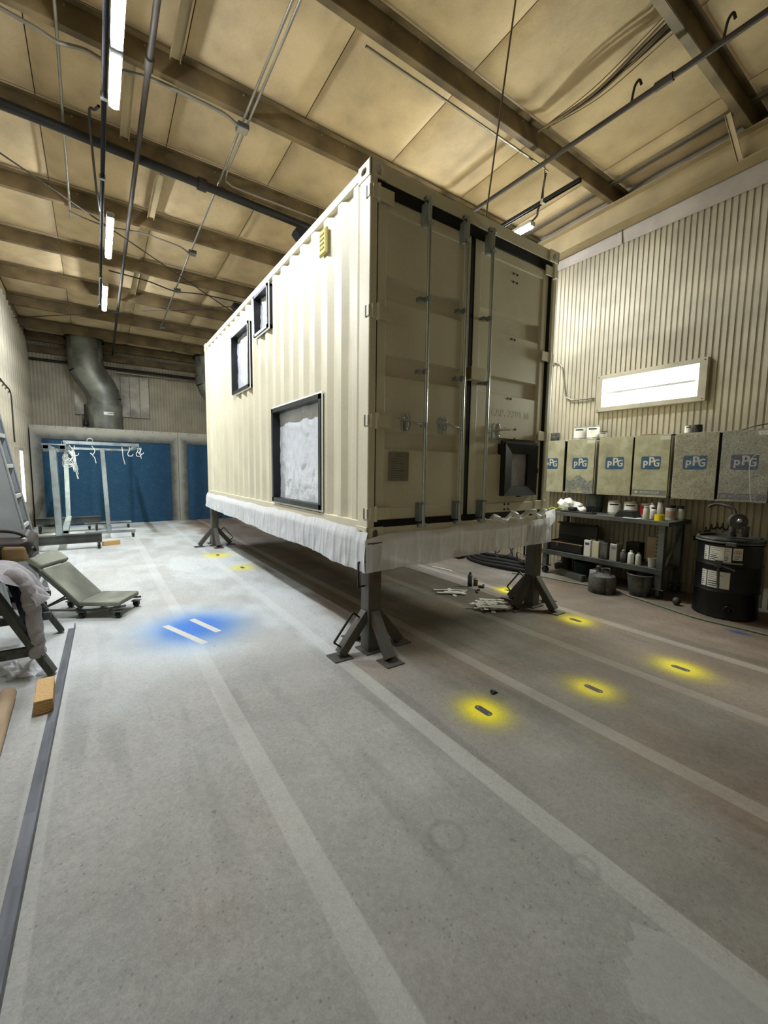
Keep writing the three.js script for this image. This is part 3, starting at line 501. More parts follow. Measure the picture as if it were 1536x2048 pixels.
    const a = x + sgn * 0.02, b = x + sgn * 0.33;
    obj('lock_handle', [tube([[a, 1.97, z], [mix(a, b, 0.25), 1.97, z + 0.015], [mix(a, b, 0.5), 1.985, z + 0.02], [b, 2.0, z + 0.015]], 0.011, 20), rbx(0.055, 0.045, 0.035, 0.006, x + sgn * 0.02, 1.965, z), rbx(0.09, 0.022, 0.014, 0.004, b - sgn * 0.045, 2.0, z + 0.012)], P.zinc, d);
    obj('handle_catch', [prism(oval(0, 0, 0.05, 0.15, 16), 0.012, 0.003).translate(hx, 1.98, dz), ball(0.02, 0.02, 0.02, hx, 2.035, z - 0.02), ball(0.02, 0.02, 0.02, hx, 1.925, z - 0.02), rbx(0.03, 0.09, 0.05, 0.008, hx, 1.98, z - 0.02)], P.zinc, d);
  }
  lockRod(dl, 0.56, 0.385, -1); lockRod(dl, 1.005, 0.8, -1); lockRod(dr, 1.335, 1.52, 1);
  // hinges
  for (const y of [3.72, 2.83, 1.97, 1.2]) {
    obj('hinge', [rbx(0.2, 0.1, 0.014, 0.003, 0.125, y, 0.002), cyl(0.014, 0.014, 0.13, 0.082, y, 0.004)], P.cream, dl);
    obj('hinge', [rbx(0.2, 0.1, 0.014, 0.003, 2.315, y, 0.002), cyl(0.014, 0.014, 0.13, 2.356, y, 0.004)], P.cream, dr);
    obj('hinge_pocket', [bx(0.01, 0.09, 0.018, 0.002, y, -0.05)], P.greySteel, dl);
    obj('hinge_strap', rbx(0.008, 0.085, 0.035, 0.002, 0.001, y, -0.02), P.cream, dl);
  }
  // lock box over the meeting stiles
  const lb = obj('lock_box', rbx(0.2, 0.12, 0.07, 0.006, 1.19, 2.485, 0.03), P.cream, rootC); obj('lock_box_side', bx(0.008, 0.11, 0.06, 1.088, 2.485, 0.034), P.tan, lb);
  // data plate
  const cv = document.createElement('canvas'); cv.width = 192; cv.height = 224; const cx = cv.getContext('2d');
  cx.fillStyle = '#8f8979'; cx.fillRect(0, 0, 192, 224); cx.fillStyle = '#5d5648'; cx.font = 'bold 13px sans-serif'; cx.fillText('CSC SAFETY', 46, 22); cx.fillText('APPROVAL', 54, 38);
  for (let i = 0; i < 9; i++) { cx.fillRect(14, 52 + i * 18, 50 + 80 * hash2(i, 3), 4); cx.fillRect(110, 58 + i * 18, 20 + 40 * hash2(i, 5), 3); } cx.strokeStyle = '#5d5648'; cx.strokeRect(6, 6, 180, 212);
  const ct = new THREE.CanvasTexture(cv); ct.colorSpace = THREE.SRGBColorSpace;
  const plg = bx(0.21, 0.25, 0.006, 0.335, 1.6, dz + 0.004);
  obj('data_plate', plg, M('#ffffff', { map: ct, roughness: 0.4, metalness: 0.3 }), dl, true).userData.label = 'grey metal data plate with fine print';
  // ghost lettering and bolt holes on the right leaf
  const tx = new TextGeometry('CAP. 2391 M', { font, size: 0.075, depth: 0.0012, curveSegments: 3 }); obj('lettering', tx.translate(1.5, 2.14, dz - 0.012), M('#dcd3b4', { roughness: 0.6 }), dr).userData.label = 'faint ghost lettering';
  obj('bolt_hole', [[1.75, 3.57], [1.81, 3.57], [1.75, 3.49], [1.81, 3.49], [1.76, 2.93], [1.81, 2.93], [1.74, 2.33], [1.79, 2.33], [1.88, 2.02], [1.88, 1.92], [1.74, 1.225], [1.8, 1.225], [1.74, 1.17], [1.8, 1.17]].map(([x, y]) => cyl(0.011, 0.011, 0.006, x, y, dz - 0.01 + (y < 1.24 ? 0.012 : 0), Math.PI / 2, 0, 0, 8)), P.rubber, dr);
  // small mitred window in the right leaf
  const X0 = 1.665, X1 = 2.2, Y0 = 1.315, Y1 = 1.86, a = 0.135, ay = 0.1, o = [[X0, Y0], [X1, Y0], [X1, Y1], [X0, Y1]], n = [[X0 + a, Y0 + ay], [X1 - a, Y0 + ay], [X1 - a, Y1 - ay], [X0 + a, Y1 - ay]];
  const zo = 0.026, zi = 0.0; const fr = [];
  for (let k = 0; k < 4; k++) {
    const A = o[k], B = o[(k + 1) % 4], C = n[(k + 1) % 4], D = n[k]; const q = (p, z) => [p[0], p[1], z];
    const quad = (...c) => { const g = new THREE.BufferGeometry(); g.setAttribute('position', new THREE.Float32BufferAttribute([...c[0], ...c[1], ...c[2], ...c[0], ...c[2], ...c[3]], 3)); g.computeVertexNormals(); return g; };
    const bar1 = obj('window_frame_bar', [quad(q(A, zo), q(B, zo), q(C, zi), q(D, zi)), quad(q(A, zo), q(B, zo), q(B, dz - 0.06), q(A, dz - 0.06)), quad(q(D, zi), q(C, zi), q(C, -0.04), q(D, -0.04))], P.blackFrame, dr);
    bar1.userData.label = 'mitred black window frame bar';
  }
  obj('window_film', grid(24, 24, (u, v) => { const x = mix(X0 + a, X1 - a, u), y = mix(Y0 + ay, Y1 - ay, v); return [x, y, -0.036 + 0.012 * fbm(x * 14, y * 8, 3)]; }), M('#a3a3aa', { roughness: 0.3, bumpMap: T.crinkle, bumpScale: 0.004 }), dr);
  obj('window_flange', [span(X0 - 0.02, X1 + 0.015, Y1, Y1 + 0.03, dz, dz + 0.03), bx(0.012, 0.08, 0.02, X0 - 0.008, Y1 - 0.02, 0.02), bx(0.012, 0.05, 0.02, X0 - 0.008, Y0 + 0.27, 0.02), bx(0.012, 0.05, 0.02, X1 + 0.008, Y0 + 0.27, 0.02), bx(0.05, 0.012, 0.02, 1.9, Y0 - 0.008, 0.02)], P.gasket, dr);
}
// ---------------------------------------------------------------- steel stands
function stand(pos, handleDir, label, turn = 0) {
  const t = thing('jack_stand', label, 'stand', pos, turn, 'stands under the container');
  const top = C0 - 0.016;
  obj('post', [rbx(0.13, top, 0.13, 0.01, 0, top / 2, 0)], P.steel, t);
  obj('top_plate', rbx(0.2, 0.014, 0.2, 0.002, 0.0, top + 0.005, 0), P.steel, t);
  obj('base_plate', rbx(0.2, 0.012, 0.2, 0.002, 0, 0.006, 0), P.steel, t);
  for (const [dx, dz] of [[1, 0], [-1, 0], [0, 1], [0, -1]]) {
    const lg = obj('leg', bar([dx * 0.045, 0.345, dz * 0.045], [dx * 0.3, 0.03, dz * 0.3], 0.076, 0.076), P.steel, t);
    obj('foot_plate', rbx(0.17, 0.01, 0.17, 0.002, dx * 0.305, 0.005, dz * 0.305), P.steel, lg);
  }
  const [hx, hz] = handleDir, h = (s, up) => { const e = mix(0.045, 0.115, up), r = mix(0.09, 0.27, s) + e * 0.778, y = mix(0.29, 0.067, s) + e * 0.629; return V(hx * r, y, hz * r); };
  obj('handle', [bar(h(0, -0.3), h(0, 1), 0.014), bar(h(0, 1), h(1, 1), 0.014), bar(h(1, 1), h(1, -0.3), 0.014)], P.blackSteel, t);
  obj('post_handle', [bar([hx * 0.06, 0.79, hz * 0.06], [hx * 0.13, 0.79, hz * 0.13], 0.014), bar([hx * 0.13, 0.79, hz * 0.13], [hx * 0.13, 0.58, hz * 0.13], 0.014), bar([hx * 0.13, 0.58, hz * 0.13], [hx * 0.06, 0.58, hz * 0.06], 0.014)], P.blackSteel, t);
}
stand([0.085, 0, -0.06], [-1, 0], 'rusty steel stand with four splayed legs under the door end beside the blue overspray');
stand([2.355, 0, -0.08], [0, -1], 'rusty steel stand under the door corner beside the workbench');
stand([0.09, 0, -CL + 0.09], [1, 0], 'steel stand under the far corner nearest the blue filters');
stand([2.35, 0, -CL + 0.09], [-1, 0], 'steel stand under the hidden far corner of the container');
// ---------------------------------------------------------------- plastic masking skirts
{
  const crease = (s) => 1 - Math.min(1, 9 * Math.abs((s - Math.floor(s)) - 0.5));
  const fold = (s, v) => 0.012 * v * Math.sin(s * 5 + 2.2 * Math.sin(s * 2.1)) + (0.004 + 0.008 * v) * (crease(s * 4.3 + 0.3 * Math.sin(s * 2)) + 0.7 * crease(s * 7.1 + 0.5 * v)) + 0.03 * v * (fbm(s * 7, v * 2 + 7, 3) - 0.5);
  const side = obj('masking_skirt', grid(420, 16, (u, v) => {
    const z = mix(0.03, -CL - 0.01, u), top = 1.075 + 0.025 * (vnoise(z * 5, 1) - 0.5) + (u < 0.03 ? -0.03 : 0), bot = mix(0.715, 0.8, u) + 0.03 * (vnoise(z * 2.3, 4) - 0.5);
    return [-0.012 - 0.022 * Math.min(1, v * 4) - fold(z, v), mix(top, bot, v), z];
  }), P.film); tag(side, 'white plastic film skirt taped along the long side of the container', 'film');
  const front = obj('masking_skirt', grid(220, 16, (u, v) => {
    const x = mix(-0.04, CW + 0.05, u), top = 1.04 + 0.03 * (vnoise(x * 6, 2) - 0.5) - 0.05 * Math.exp(-u * 8), bot = mix(0.715, 0.775, u) + 0.02 * (vnoise(x * 3, 9) - 0.5);
    return [x, mix(top, bot, v), 0.02 + 0.025 * Math.min(1, v * 4) + fold(x * 1.0 + 4, v) * 0.7];
  }), P.film); tag(front, 'translucent plastic film skirt hanging below the container doors', 'film');
  const flap = obj('film_flap', grid(24, 20, (u, v) => { const a = u * 1.9; return [CW + 0.02 + 0.13 * Math.sin(a) + 0.02 * Math.sin(v * 9 + u * 7), mix(1.12, 0.78, v) + 0.03 * Math.sin(a * 3), 0.05 - 0.2 * u + 0.05 * Math.sin(v * 6 + u * 5)]; }), P.film); tag(flap, 'crumpled loose film flap at the container corner by the workbench', 'film');
  tag(obj('film_bunch', lump(grid(30, 14, (u, v) => [mix(1.45, 2.35, u), 1.05 + 0.05 * v + 0.05 * u + 0.03 * Math.sin(u * 20), 0.02 + 0.06 * Math.sin(v * 3.1)]), 0.07, 12, 3), P.film), 'bunched clear film along the sill under the small window', 'film');
}
// ---------------------------------------------------------------- exhaust plenum, filters, duct
{
  const z = -10.9;
  function plenum(x0, x1, label, strips) {
    const t = thing('exhaust_plenum', label, 'plenum', [0, 0, 0], 0, 'exhaust plenums along the far wall'); const top = 2.6, fx0 = strips[0], fx1 = strips[strips.length - 1], fy = 2.26;
    const W = x1 - x0, tex = dataTex(512, 392, (i, j) => {
      const x = x0 + W * (i + 0.5) / 512, y = top * (j + 0.5) / 392, d = Math.max(fx0 - x, x - fx1, y - fy), g = hash2(i, j + Math.floor(x0 * 10));
      const n = fbm(x * 6, y * 6, 4), soot = Math.exp(-Math.pow(Math.max(d, 0) / (0.1 + 0.09 * n), 2)) * (0.65 + 0.5 * g) * (0.6 + 0.6 * n), k = 0.9 + 0.2 * (n - 0.5) - 0.05 * g;
      return [mix(196 * k, 52, clamp(soot, 0, 0.9)), mix(192 * k, 56, clamp(soot, 0, 0.9)), mix(176 * k, 54, clamp(soot, 0, 0.9))];
    });
    const fg = prism([[x0, 0], [fx0, 0], [fx0, fy], [fx1, fy], [fx1, 0], [x1, 0], [x1, top], [x0, top]], 0.03), Q = fg.attributes.position, uv = fg.attributes.uv;
    for (let i = 0; i < Q.count; i++) uv.setXY(i, (Q.getX(i) - x0) / W, Q.getY(i) / top);
    obj('face_sheet', fg.translate(0, 0, z - 0.03), M('#ffffff', { map: tex, roughness: 0.55 }), t, true);
    obj('cabinet_body', [span(x0, x1, top - 0.02, top, z - 0.03, ZB + 0.02), span(x0, x0 + 0.02, 0, top, z - 0.03, ZB + 0.02), span(x1 - 0.02, x1, 0, top, z - 0.03, ZB + 0.02)], P.plenum, t);
    for (let k = 0; k * 0.22 < W - 0.1; k++) obj('rivet', cyl(0.01, 0.01, 0.012, x0 + 0.08 + k * 0.22, top - 0.04, z + 0.004, Math.PI / 2, 0, 0, 6), P.pipe, t);
    for (let k = 0; k + 1 < strips.length; k++) {
      const a = strips[k], b = strips[k + 1];
      const f = obj('filter_blanket', grid(30, 50, (u, v) => { const x = mix(a, b, u), y = mix(0.01, fy - 0.01, v), e = Math.min(1, 12 * u * (1 - u)); return [x, y, z + 0.01 + 0.02 * e * Math.sin(u * 7 + k * 2) + 0.035 * e * (0.6 + 0.4 * Math.sin(u * 2.6 + 0.3)) + 0.014 * fbm(x * 5, y * 2, 3) + (k === 0 ? 0.02 * Math.sin(u * 11) * e : 0)]; }), P.filter, t);
      f.userData.label = 'blue fibre filter blanket';
    }
  }
  const fc = document.createElement('canvas'); fc.width = fc.height = 512; const q = fc.getContext('2d'); q.fillStyle = '#1c425e'; q.fillRect(0, 0, 512, 512);
  for (let i = 0; i < 9000; i++) { const x = rnd() * 512, y = rnd() * 512, a = rnd() * 6.3, l = 3 + rnd() * 9; q.strokeStyle = rnd() > 0.55 ? 'rgba(120,170,205,0.16)' : 'rgba(8,34,62,0.2)'; q.lineWidth = 1; q.beginPath(); q.arc(x, y, l, a, a + 1.4); q.stroke(); }
  for (let i = 0; i < 160; i++) { const x = rnd() * 512, y = rnd() * 512; q.strokeStyle = 'rgba(170,205,228,0.25)'; q.lineWidth = 1.3; q.beginPath(); q.arc(x, y, 8 + rnd() * 22, rnd() * 6, rnd() * 6 + 1); q.stroke(); }
  const ft = new THREE.CanvasTexture(fc); ft.colorSpace = THREE.SRGBColorSpace; ft.wrapS = ft.wrapT = THREE.RepeatWrapping; ft.repeat.set(0.9, 0.9);
  P.filter = M('#ffffff', { map: ft, roughness: 0.95, bumpMap: T.fine, bumpScale: 0.006 });
  plenum(-3.19, 0.18, 'white exhaust plenum with blue filters beside the left wall', [-2.96, -1.97, -1.0, -0.03]);
  plenum(0.19, 3.5, 'white exhaust plenum with blue filters half hidden by the container', [0.43, 1.4, 2.37, 3.3]);
}
{ // round exhaust ducts
  function duct(x, z, label, jog, detail) {
    const t = thing('exhaust_duct', label, 'duct', [x, 0, z], 0, 'round exhaust ducts'); const r = 0.4, xu = -jog;
    obj('lower_pipe', lathe([[r, 2.6], [r, 3.28], [r + 0.012, 3.28], [r + 0.012, 3.31], [r, 3.31]], 36), P.duct, t);
    obj('collar', lathe([[r + 0.03, 2.6], [r + 0.03, 2.63], [r, 2.63]], 36), P.duct, t);
    const pts = [[0, 3.3], [0, 3.42], [xu * 0.08, 3.58], [xu * 0.27, 3.75], [xu * 0.5, 3.9], [xu * 0.74, 4.05], [xu * 0.93, 4.22], [xu, 4.4], [xu, 4.5]];
    for (let k = 0; k + 1 < pts.length; k++) { const a = V(...pts[k], 0), b = V(...pts[k + 1], 0); const g = new THREE.CylinderGeometry(r, r * 1.012, a.distanceTo(b) * 1.35, 36, 1, true).rotateX(Math.PI / 2).translate(0, 0, a.distanceTo(b) / 2); obj('elbow_gore', orient(g, a, b, V(0, 0, 1)), P.duct, t); }
    const top = roofY(z) - 0.06; obj('upper_pipe', lathe([[r, 4.42], [r + 0.012, 4.42], [r + 0.012, 4.45], [r, 4.45], [r, top]], 36, xu), P.duct, t);
    obj('roof_collar', lathe([[r + 0.06, top - 0.1], [r + 0.06, top - 0.06], [r, top - 0.06]], 36, xu), P.blackSteel, t);
    if (detail) {
      obj('warning_label', grid(8, 1, (u, v) => { const a = mix(-0.1, 0.5, u); return [(r + 0.004) * Math.sin(a), mix(2.98, 3.06, v), (r + 0.004) * Math.cos(a)]; }), P.paper, t).userData.label = 'long white printed label';
      obj('access_door', grid(8, 1, (u, v) => { const a = mix(0.1, 0.5, u); return [(r + 0.006) * Math.sin(a), mix(3.01, 3.03, v), (r + 0.006) * Math.cos(a)]; }), P.red, t);
      obj('drain_fitting', [cyl(0.05, 0.05, 0.12, -r - 0.05, 2.78, 0.1), ball(0.07, 0.06, 0.06, -r - 0.06, 2.72, 0.1), rod([-r - 0.06, 2.8, 0.1], [-r - 0.05, 3.25, 0.1], 0.025)], P.blackSteel, t);
    }
  }
  duct(-1.57, -11.38, 'round galvanised exhaust duct with a slanting elbow above the blue filters', 0.39, true);
  duct(1.6, -11.38, 'round galvanised exhaust duct mostly hidden behind the container', 0.39, false);
  const b = thing('wall_board', 'white plywood board on the far wall behind the duct', 'board', [0, 0, ZB + 0.02]);
  for (const [x0, x1, y0, y1] of [[-2.27, -1.9, 3.04, 4.2], [-1.88, -1.16, 3.04, 4.2], [-1.15, -0.93, 3.05, 4.22], [-0.92, -0.67, 3.05, 4.24], [-0.66, -0.42, 3.05, 4.26]]) obj('board_panel', rbx(x1 - x0, y1 - y0, 0.03, 0.004, (x0 + x1) / 2, (y0 + y1) / 2, 0.02), P.plenum, b);
}
pipeRun('wall_pipe', 'black pipe crosswise high on the far wall', [[-3.2, 4.42, -11.93], [0.5, 4.42, -11.93], [4.5, 4.4, -11.93]], 0.035, P.blackSteel);
pipeRun('wall_pipe', 'pale pipe crosswise on the far wall right of the duct', [[-1.25, 4.32, -11.9], [1, 4.32, -11.9], [4.5, 4.32, -11.9]], 0.035, P.conduit, [[[0.1, 4.32, -11.9], [0.2, 4.32, -11.9]]]);
tag(obj('wall_beam', [span(-3.2, 4.55, 4.6, 4.75, -11.98, -11.86), span(-3.2, 4.55, 4.75, 4.77, -11.98, -11.82)], P.purlin), 'tan eave beam along the top of the far wall', 'beam');

// ---------------------------------------------------------------- rolling racks
function caster(parent, x, y, z, r = 0.06) {
  const f = obj('caster', [bx(0.006, y - r * 0.7, 0.035, x - 0.028, (y + r * 0.7) / 2, z), bx(0.006, y - r * 0.7, 0.035, x + 0.028, (y + r * 0.7) / 2, z), bx(0.075, 0.008, 0.08, x, y - 0.004, z), cyl(0.01, 0.01, 0.062, x, r, z, 0, 0, Math.PI / 2, 8)], P.greySteel, parent);
  obj('wheel', [lathe([[r * 0.35, -0.018], [r * 0.9, -0.02], [r, -0.01], [r, 0.01], [r * 0.9, 0.02], [r * 0.35, 0.018]], 18, x, r, z, 0, 0, Math.PI / 2)], P.rubber, f);
}
function hook(a, s, k, label) {
  const [x, y, z] = a;
  const pts = k === 0 ? [[x, y, z], [x, y - 0.06 * s, z], [x - 0.03 * s, y - 0.12 * s, z], [x - 0.02 * s, y - 0.17 * s, z], [x + 0.04 * s, y - 0.17 * s, z], [x + 0.06 * s, y - 0.13 * s, z]] : k === 1 ? [[x, y, z], [x + 0.04 * s, y - 0.08 * s, z], [x + 0.01 * s, y - 0.15 * s, z + 0.02], [x - 0.03 * s, y - 0.12 * s, z], [x + 0.03 * s, y - 0.2 * s, z], [x + 0.05 * s, y - 0.3 * s, z]] : [[x, y, z], [x + 0.01, y - 0.1 * s, z], [x + 0.015, y - 0.2 * s, z + 0.01], [x + 0.04 * s, y - 0.34 * s, z]];
  tag(obj('paint_hook', tube(pts, 0.007, 30, 6), P.maskPaper), label, 'hook', 'white paint-crusted hooks on the racks');
}
{ // front rack
  const t = thing('rolling_rack', 'galvanised rolling rack with a deep dark base beam and wheels', 'rack', [0, 0, 0]);
  obj('base_beam', [span(-3.0, -1.81, 0.115, 0.285, -6.88, -6.868), span(-3.0, -1.81, 0.273, 0.285, -6.94, -6.8), span(-3.0, -1.81, 0.115, 0.127, -6.94, -6.8)], P.greySteel, t);
  obj('base_beam', [span(-3.05, -1.8, 0.2, 0.36, -9.52, -9.508), span(-3.05, -1.8, 0.348, 0.36, -9.6, -9.45)], P.greySteel, t);
  obj('floor_tube', hollow([-2.38, 0.33, -6.9], [-2.43, 0.36, -9.5], 0.11, 0.06), P.zincDull, t);
  obj('post', hollow([-2.46, 0.285, -6.86], [-2.485, 1.85, -6.86], 0.11, 0.11), P.zincDull, t);
  obj('post', hollow([-2.44, 0.36, -9.5], [-2.42, 1.86, -9.5], 0.1, 0.1), P.zincDull, t);
  obj('top_tube', hollow([-2.58, 1.91, -6.78], [-2.6, 1.93, -9.6], 0.09, 0.075), P.zincDull, t);
  obj('top_tube', hollow([-2.34, 1.91, -6.78], [-2.3, 1.93, -9.6], 0.09, 0.075), P.zincDull, t);
  obj('tie_bar', [span(-2.64, -2.28, 1.95, 1.97, -6.86, -6.8), span(-2.62, -2.3, 1.83, 1.87, -6.88, -6.84)], P.zincDull, t);
  for (const [x, z] of [[-1.86, -6.74], [-2.9, -6.74], [-1.9, -9.5], [-2.98, -9.5]]) caster(t, x, z > -8 ? 0.125 : 0.21, z, z > -8 ? 0.062 : 0.09);
  for (let k = 0; k < 9; k++) hook([-2.36 + 0.06 * (k % 3) + 0.04, 1.87, -6.95 - k * 0.12], 1.1 + 0.25 * (k % 4), (k * 7) % 3, 'white crusted hook bunched beside the rack post');
}
{ // second rack, further back
  const t = thing('rolling_rack', 'galvanised rolling rack on four small wheels, nearer the container', 'rack', [0, 0, 0]);
  obj('base_tube', hollow([-2.1, 0.15, -8.0], [-1.17, 0.14, -8.0], 0.05, 0.05), P.zincDull, t);
  obj('base_tube', hollow([-2.15, 0.17, -9.8], [-1.15, 0.16, -9.8], 0.05, 0.05), P.zincDull, t);
  obj('base_tube', hollow([-1.66, 0.15, -8.0], [-1.66, 0.16, -9.8], 0.05, 0.05), P.zincDull, t);
  obj('post', hollow([-1.67, 0.165, -8.0], [-1.72, 1.95, -8.0], 0.09, 0.09), P.zincDull, t);
  obj('post', hollow([-1.67, 0.165, -9.8], [-1.7, 2.0, -9.8], 0.08, 0.08), P.zincDull, t);
  obj('top_tube', hollow([-2.38, 2.06, -7.98], [-1.04, 2.05, -7.98], 0.06, 0.075), P.zincDull, t);
  obj('top_tube', hollow([-2.35, 2.0, -9.8], [-1.1, 2.0, -9.8], 0.06, 0.06), P.zincDull, t);
  for (const x of [-2.37, -1.07]) { obj('top_tube', hollow([x, 2.03, -7.94], [x, 2.02, -9.85], 0.07, 0.07), P.zincDull, t); }
  obj('lifting_eye', put(new THREE.TorusGeometry(0.05, 0.008, 6, 16), -1.93, 2.11, -7.98), P.zincDull, t);
  for (const [x, z] of [[-1.22, -8.0], [-2.05, -8.0], [-1.22, -9.8], [-2.05, -9.8]]) caster(t, x, z > -9 ? 0.12 : 0.14, z, 0.05);
  for (const [x, k, s] of [[-1.9, 1, 1.2], [-1.36, 2, 1.1], [-1.22, 0, 1.1], [-1.04, 1, 0.8], [-1.06, 0, 1.1], [-1.0, 0, 0.8], [-2.2, 0, 1.2], [-2.28, 1, 1.1]]) hook([x, 2.0, -7.95], s, k, 'white crusted hook hanging from the top tube of the second rack');
}
tag(obj('timber_block', rbx(0.3, 0.09, 0.09, 0.004, -1.66, 0.045, -7.05, 0, 0.35, 0), P.wood), 'short yellow timber block beside the rack wheel', 'wood block');
tag(obj('timber_block', rbx(0.095, 0.092, 0.36, 0.005, -2.185, 0.047, -0.53, 0, 0.04, 0), P.wood), 'rough yellow timber block against the steel angle', 'wood block');
{ // steel angle on the floor
  const a = V(-2.085, 0.004, -2.0), b = V(-2.165, 0.004, 2.75);
  const t = thing('steel_angle', 'long grey steel angle lying on the floor', 'steel bar');
  obj('flat_leg', bar(a.clone().add(V(-0.018, 0, 0)), b.clone().add(V(-0.018, 0, 0)), 0.05, 0.006), P.hotRolled, t);
  obj('upright_leg', bar(a.clone().add(V(0.01, 0.02, -0.03)), b.clone().add(V(0.01, 0.02, 0)), 0.006, 0.045), P.hotRolled, t);
}
tag(obj('cardboard_tube', lathe([[0.035, 0], [0.045, 0], [0.045, 0.9], [0.035, 0.9]], 24, -2.39, 0.046, -0.68, Math.PI / 2, 0.03, 0), P.card), 'tan cardboard tube lying beside the timber block', 'tube');
tag(obj('plastic_scrap', lump(grid(26, 18, (u, v) => [mix(-2.46, -2.22, u), 0.025 + 0.02 * Math.sin(u * 9 + v * 5), mix(-1.3, -1.0, v)]), 0.09, 16, 5), P.film), 'crumpled clear plastic scrap on the floor by the trestle', 'film');

// ---------------------------------------------------------------- creeper seat
{
  const t = thing('creeper_seat', 'worn olive padded folding creeper seat on small wheels', 'creeper', [-1.95, 0, -2.48], -0.526);
  const pad = (w, h, d) => lump(new RoundedBoxGeometry(w, h, d, 5, 0.018), 0.012, 14, w * 9);
  obj('seat_pad', put(pad(0.4, 0.05, 0.42), 0.2, 0.15, 0), P.olivePad, t);
  const al = 0.8, c = Math.cos(al), s = Math.sin(al);
  obj('back_pad', put(pad(0.5, 0.045, 0.4), -0.25 * c, 0.15 + 0.25 * s, 0, 0, 0, -al), P.olivePad, t);
  obj('head_pad', put(pad(0.17, 0.06, 0.42), -0.6 * c + 0.01, 0.15 + 0.6 * s, 0, 0, 0, -al + 0.15), P.olivePad, t);
  for (const q of [-0.19, 0.19]) {
    obj('frame_tube', tube([[-0.42, 0.09, q], [-0.1, 0.085, q], [0.15, 0.085, q], [0.3, 0.1, q], [0.44, 0.12, q * 0.8]], 0.012, 30), P.greySteel, t);
    obj('back_tube', rod([0.02, 0.1, q], [-0.66 * c, 0.1 + 0.66 * s, q], 0.013), P.greySteel, t);
    obj('prop', rod([-0.4, 0.08, q], [-0.16 * c, 0.13 + 0.16 * s, q], 0.009), P.blackSteel, t);
    for (const x of [-0.32, 0.02, 0.38]) caster(t, x, 0.075, q * 0.95, 0.03);
  }
  obj('cross_bar', [-0.4, -0.05, 0.3].map((x) => rod([x, 0.085, -0.19], [x, 0.085, 0.19], 0.01)), P.blackSteel, t);
}
// ---------------------------------------------------------------- ladders on the left wall
function ladder(x, z, lean, label, L = 3.1, steps = 9) {
  const t = thing('step_ladder', label, 'ladder', [x, 0, z], 0, 'grey ladders leaning on the left wall'); const top = [-Math.sin(lean) * L, Math.cos(lean) * L];
  for (const dz of [0, -0.5]) { obj('side_rail', bar([0, 0.06, dz], [top[0], top[1], dz], 0.02, 0.21, V(Math.cos(lean), Math.sin(lean), 0)), P.aluminium, t); obj('rail_edge', bar([0.1, 0.04, dz], [top[0] + 0.1, top[1], dz], 0.035, 0.012, V(Math.cos(lean), Math.sin(lean), 0)), P.aluminium, t); }
  for (let k = 0; k < steps; k++) { const y = 0.24 + k * 0.33, xx = -Math.tan(lean) * y; obj('tread', rbx(0.16, 0.045, 0.48, 0.006, xx + 0.02, y, -0.25), P.plastic, t); obj('tread_grip', bx(0.12, 0.01, 0.46, xx + 0.02, y + 0.026, -0.25), P.rubber, t); }
  obj('dark_gap_sheet', bar([-0.06, 0.1, -0.25], [top[0] - 0.06, top[1], -0.25], 0.46, 0.01, V(Math.cos(lean), Math.sin(lean), 0)), P.navyCloth, t);  // dark sheet added behind the treads so the gaps look dark
  for (const dz of [0, -0.5]) obj('rubber_foot', rbx(0.23, 0.06, 0.05, 0.01, 0, 0.03, dz), P.rubber, t);
}
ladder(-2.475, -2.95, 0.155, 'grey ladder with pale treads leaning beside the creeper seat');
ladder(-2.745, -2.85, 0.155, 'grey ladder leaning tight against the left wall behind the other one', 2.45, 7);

// ---------------------------------------------------------------- trestle with clothes and tool bag
{
  const t = thing('trestle', 'grey wooden trestle holding a bag and clothes by the left wall', 'trestle', [-2.55, 0, -1.45]);
  obj('top_beam', rbx(0.12, 0.09, 1.25, 0.006, 0, 0.7, 0), P.greyWood, t);
  for (const z of [0.42, -0.46]) {
    for (const s of [-1, 1]) obj('leg', bar([s * 0.05, 0.7, z], [s * 0.375, 0.015, z + (z > 0 ? 0.06 : -0.04)], 0.075, 0.045), P.greyWood, t);
    obj('stretcher', rbx(0.62, 0.07, 0.04, 0.004, 0, 0.2, z + 0.03), P.greyWood, t);
  }
  obj('shelf_rail', rbx(0.07, 0.05, 0.9, 0.004, -0.16, 0.2, 0), P.greyWood, t);
}
{
  const t = thing('tool_bag', 'worn brown leather tool bag on the trestle', 'bag', [-2.56, 0.745, -1.75]);
  obj('bag_body', lump(put(new RoundedBoxGeometry(0.52, 0.24, 0.4, 6, 0.09), 0, 0.12, 0), 0.07, 7, 2), P.leather, t);
  obj('pocket', lump(put(new RoundedBoxGeometry(0.16, 0.13, 0.07, 5, 0.03), 0.14, 0.1, 0.2), 0.03, 9, 4), P.tan, t);
  obj('strap', tube([[-0.25, 0.1, 0.2], [-0.2, 0.26, 0.16], [0.02, 0.285, 0.1], [0.18, 0.25, 0.12], [0.27, 0.1, 0.1]], 0.014, 30), P.cable, t);
  obj('buckle', [ball(0.016, 0.016, 0.012, 0.2, 0.21, 0.16), rbx(0.05, 0.012, 0.01, 0.003, 0.235, 0.14, 0.16)], P.zinc, t);
}
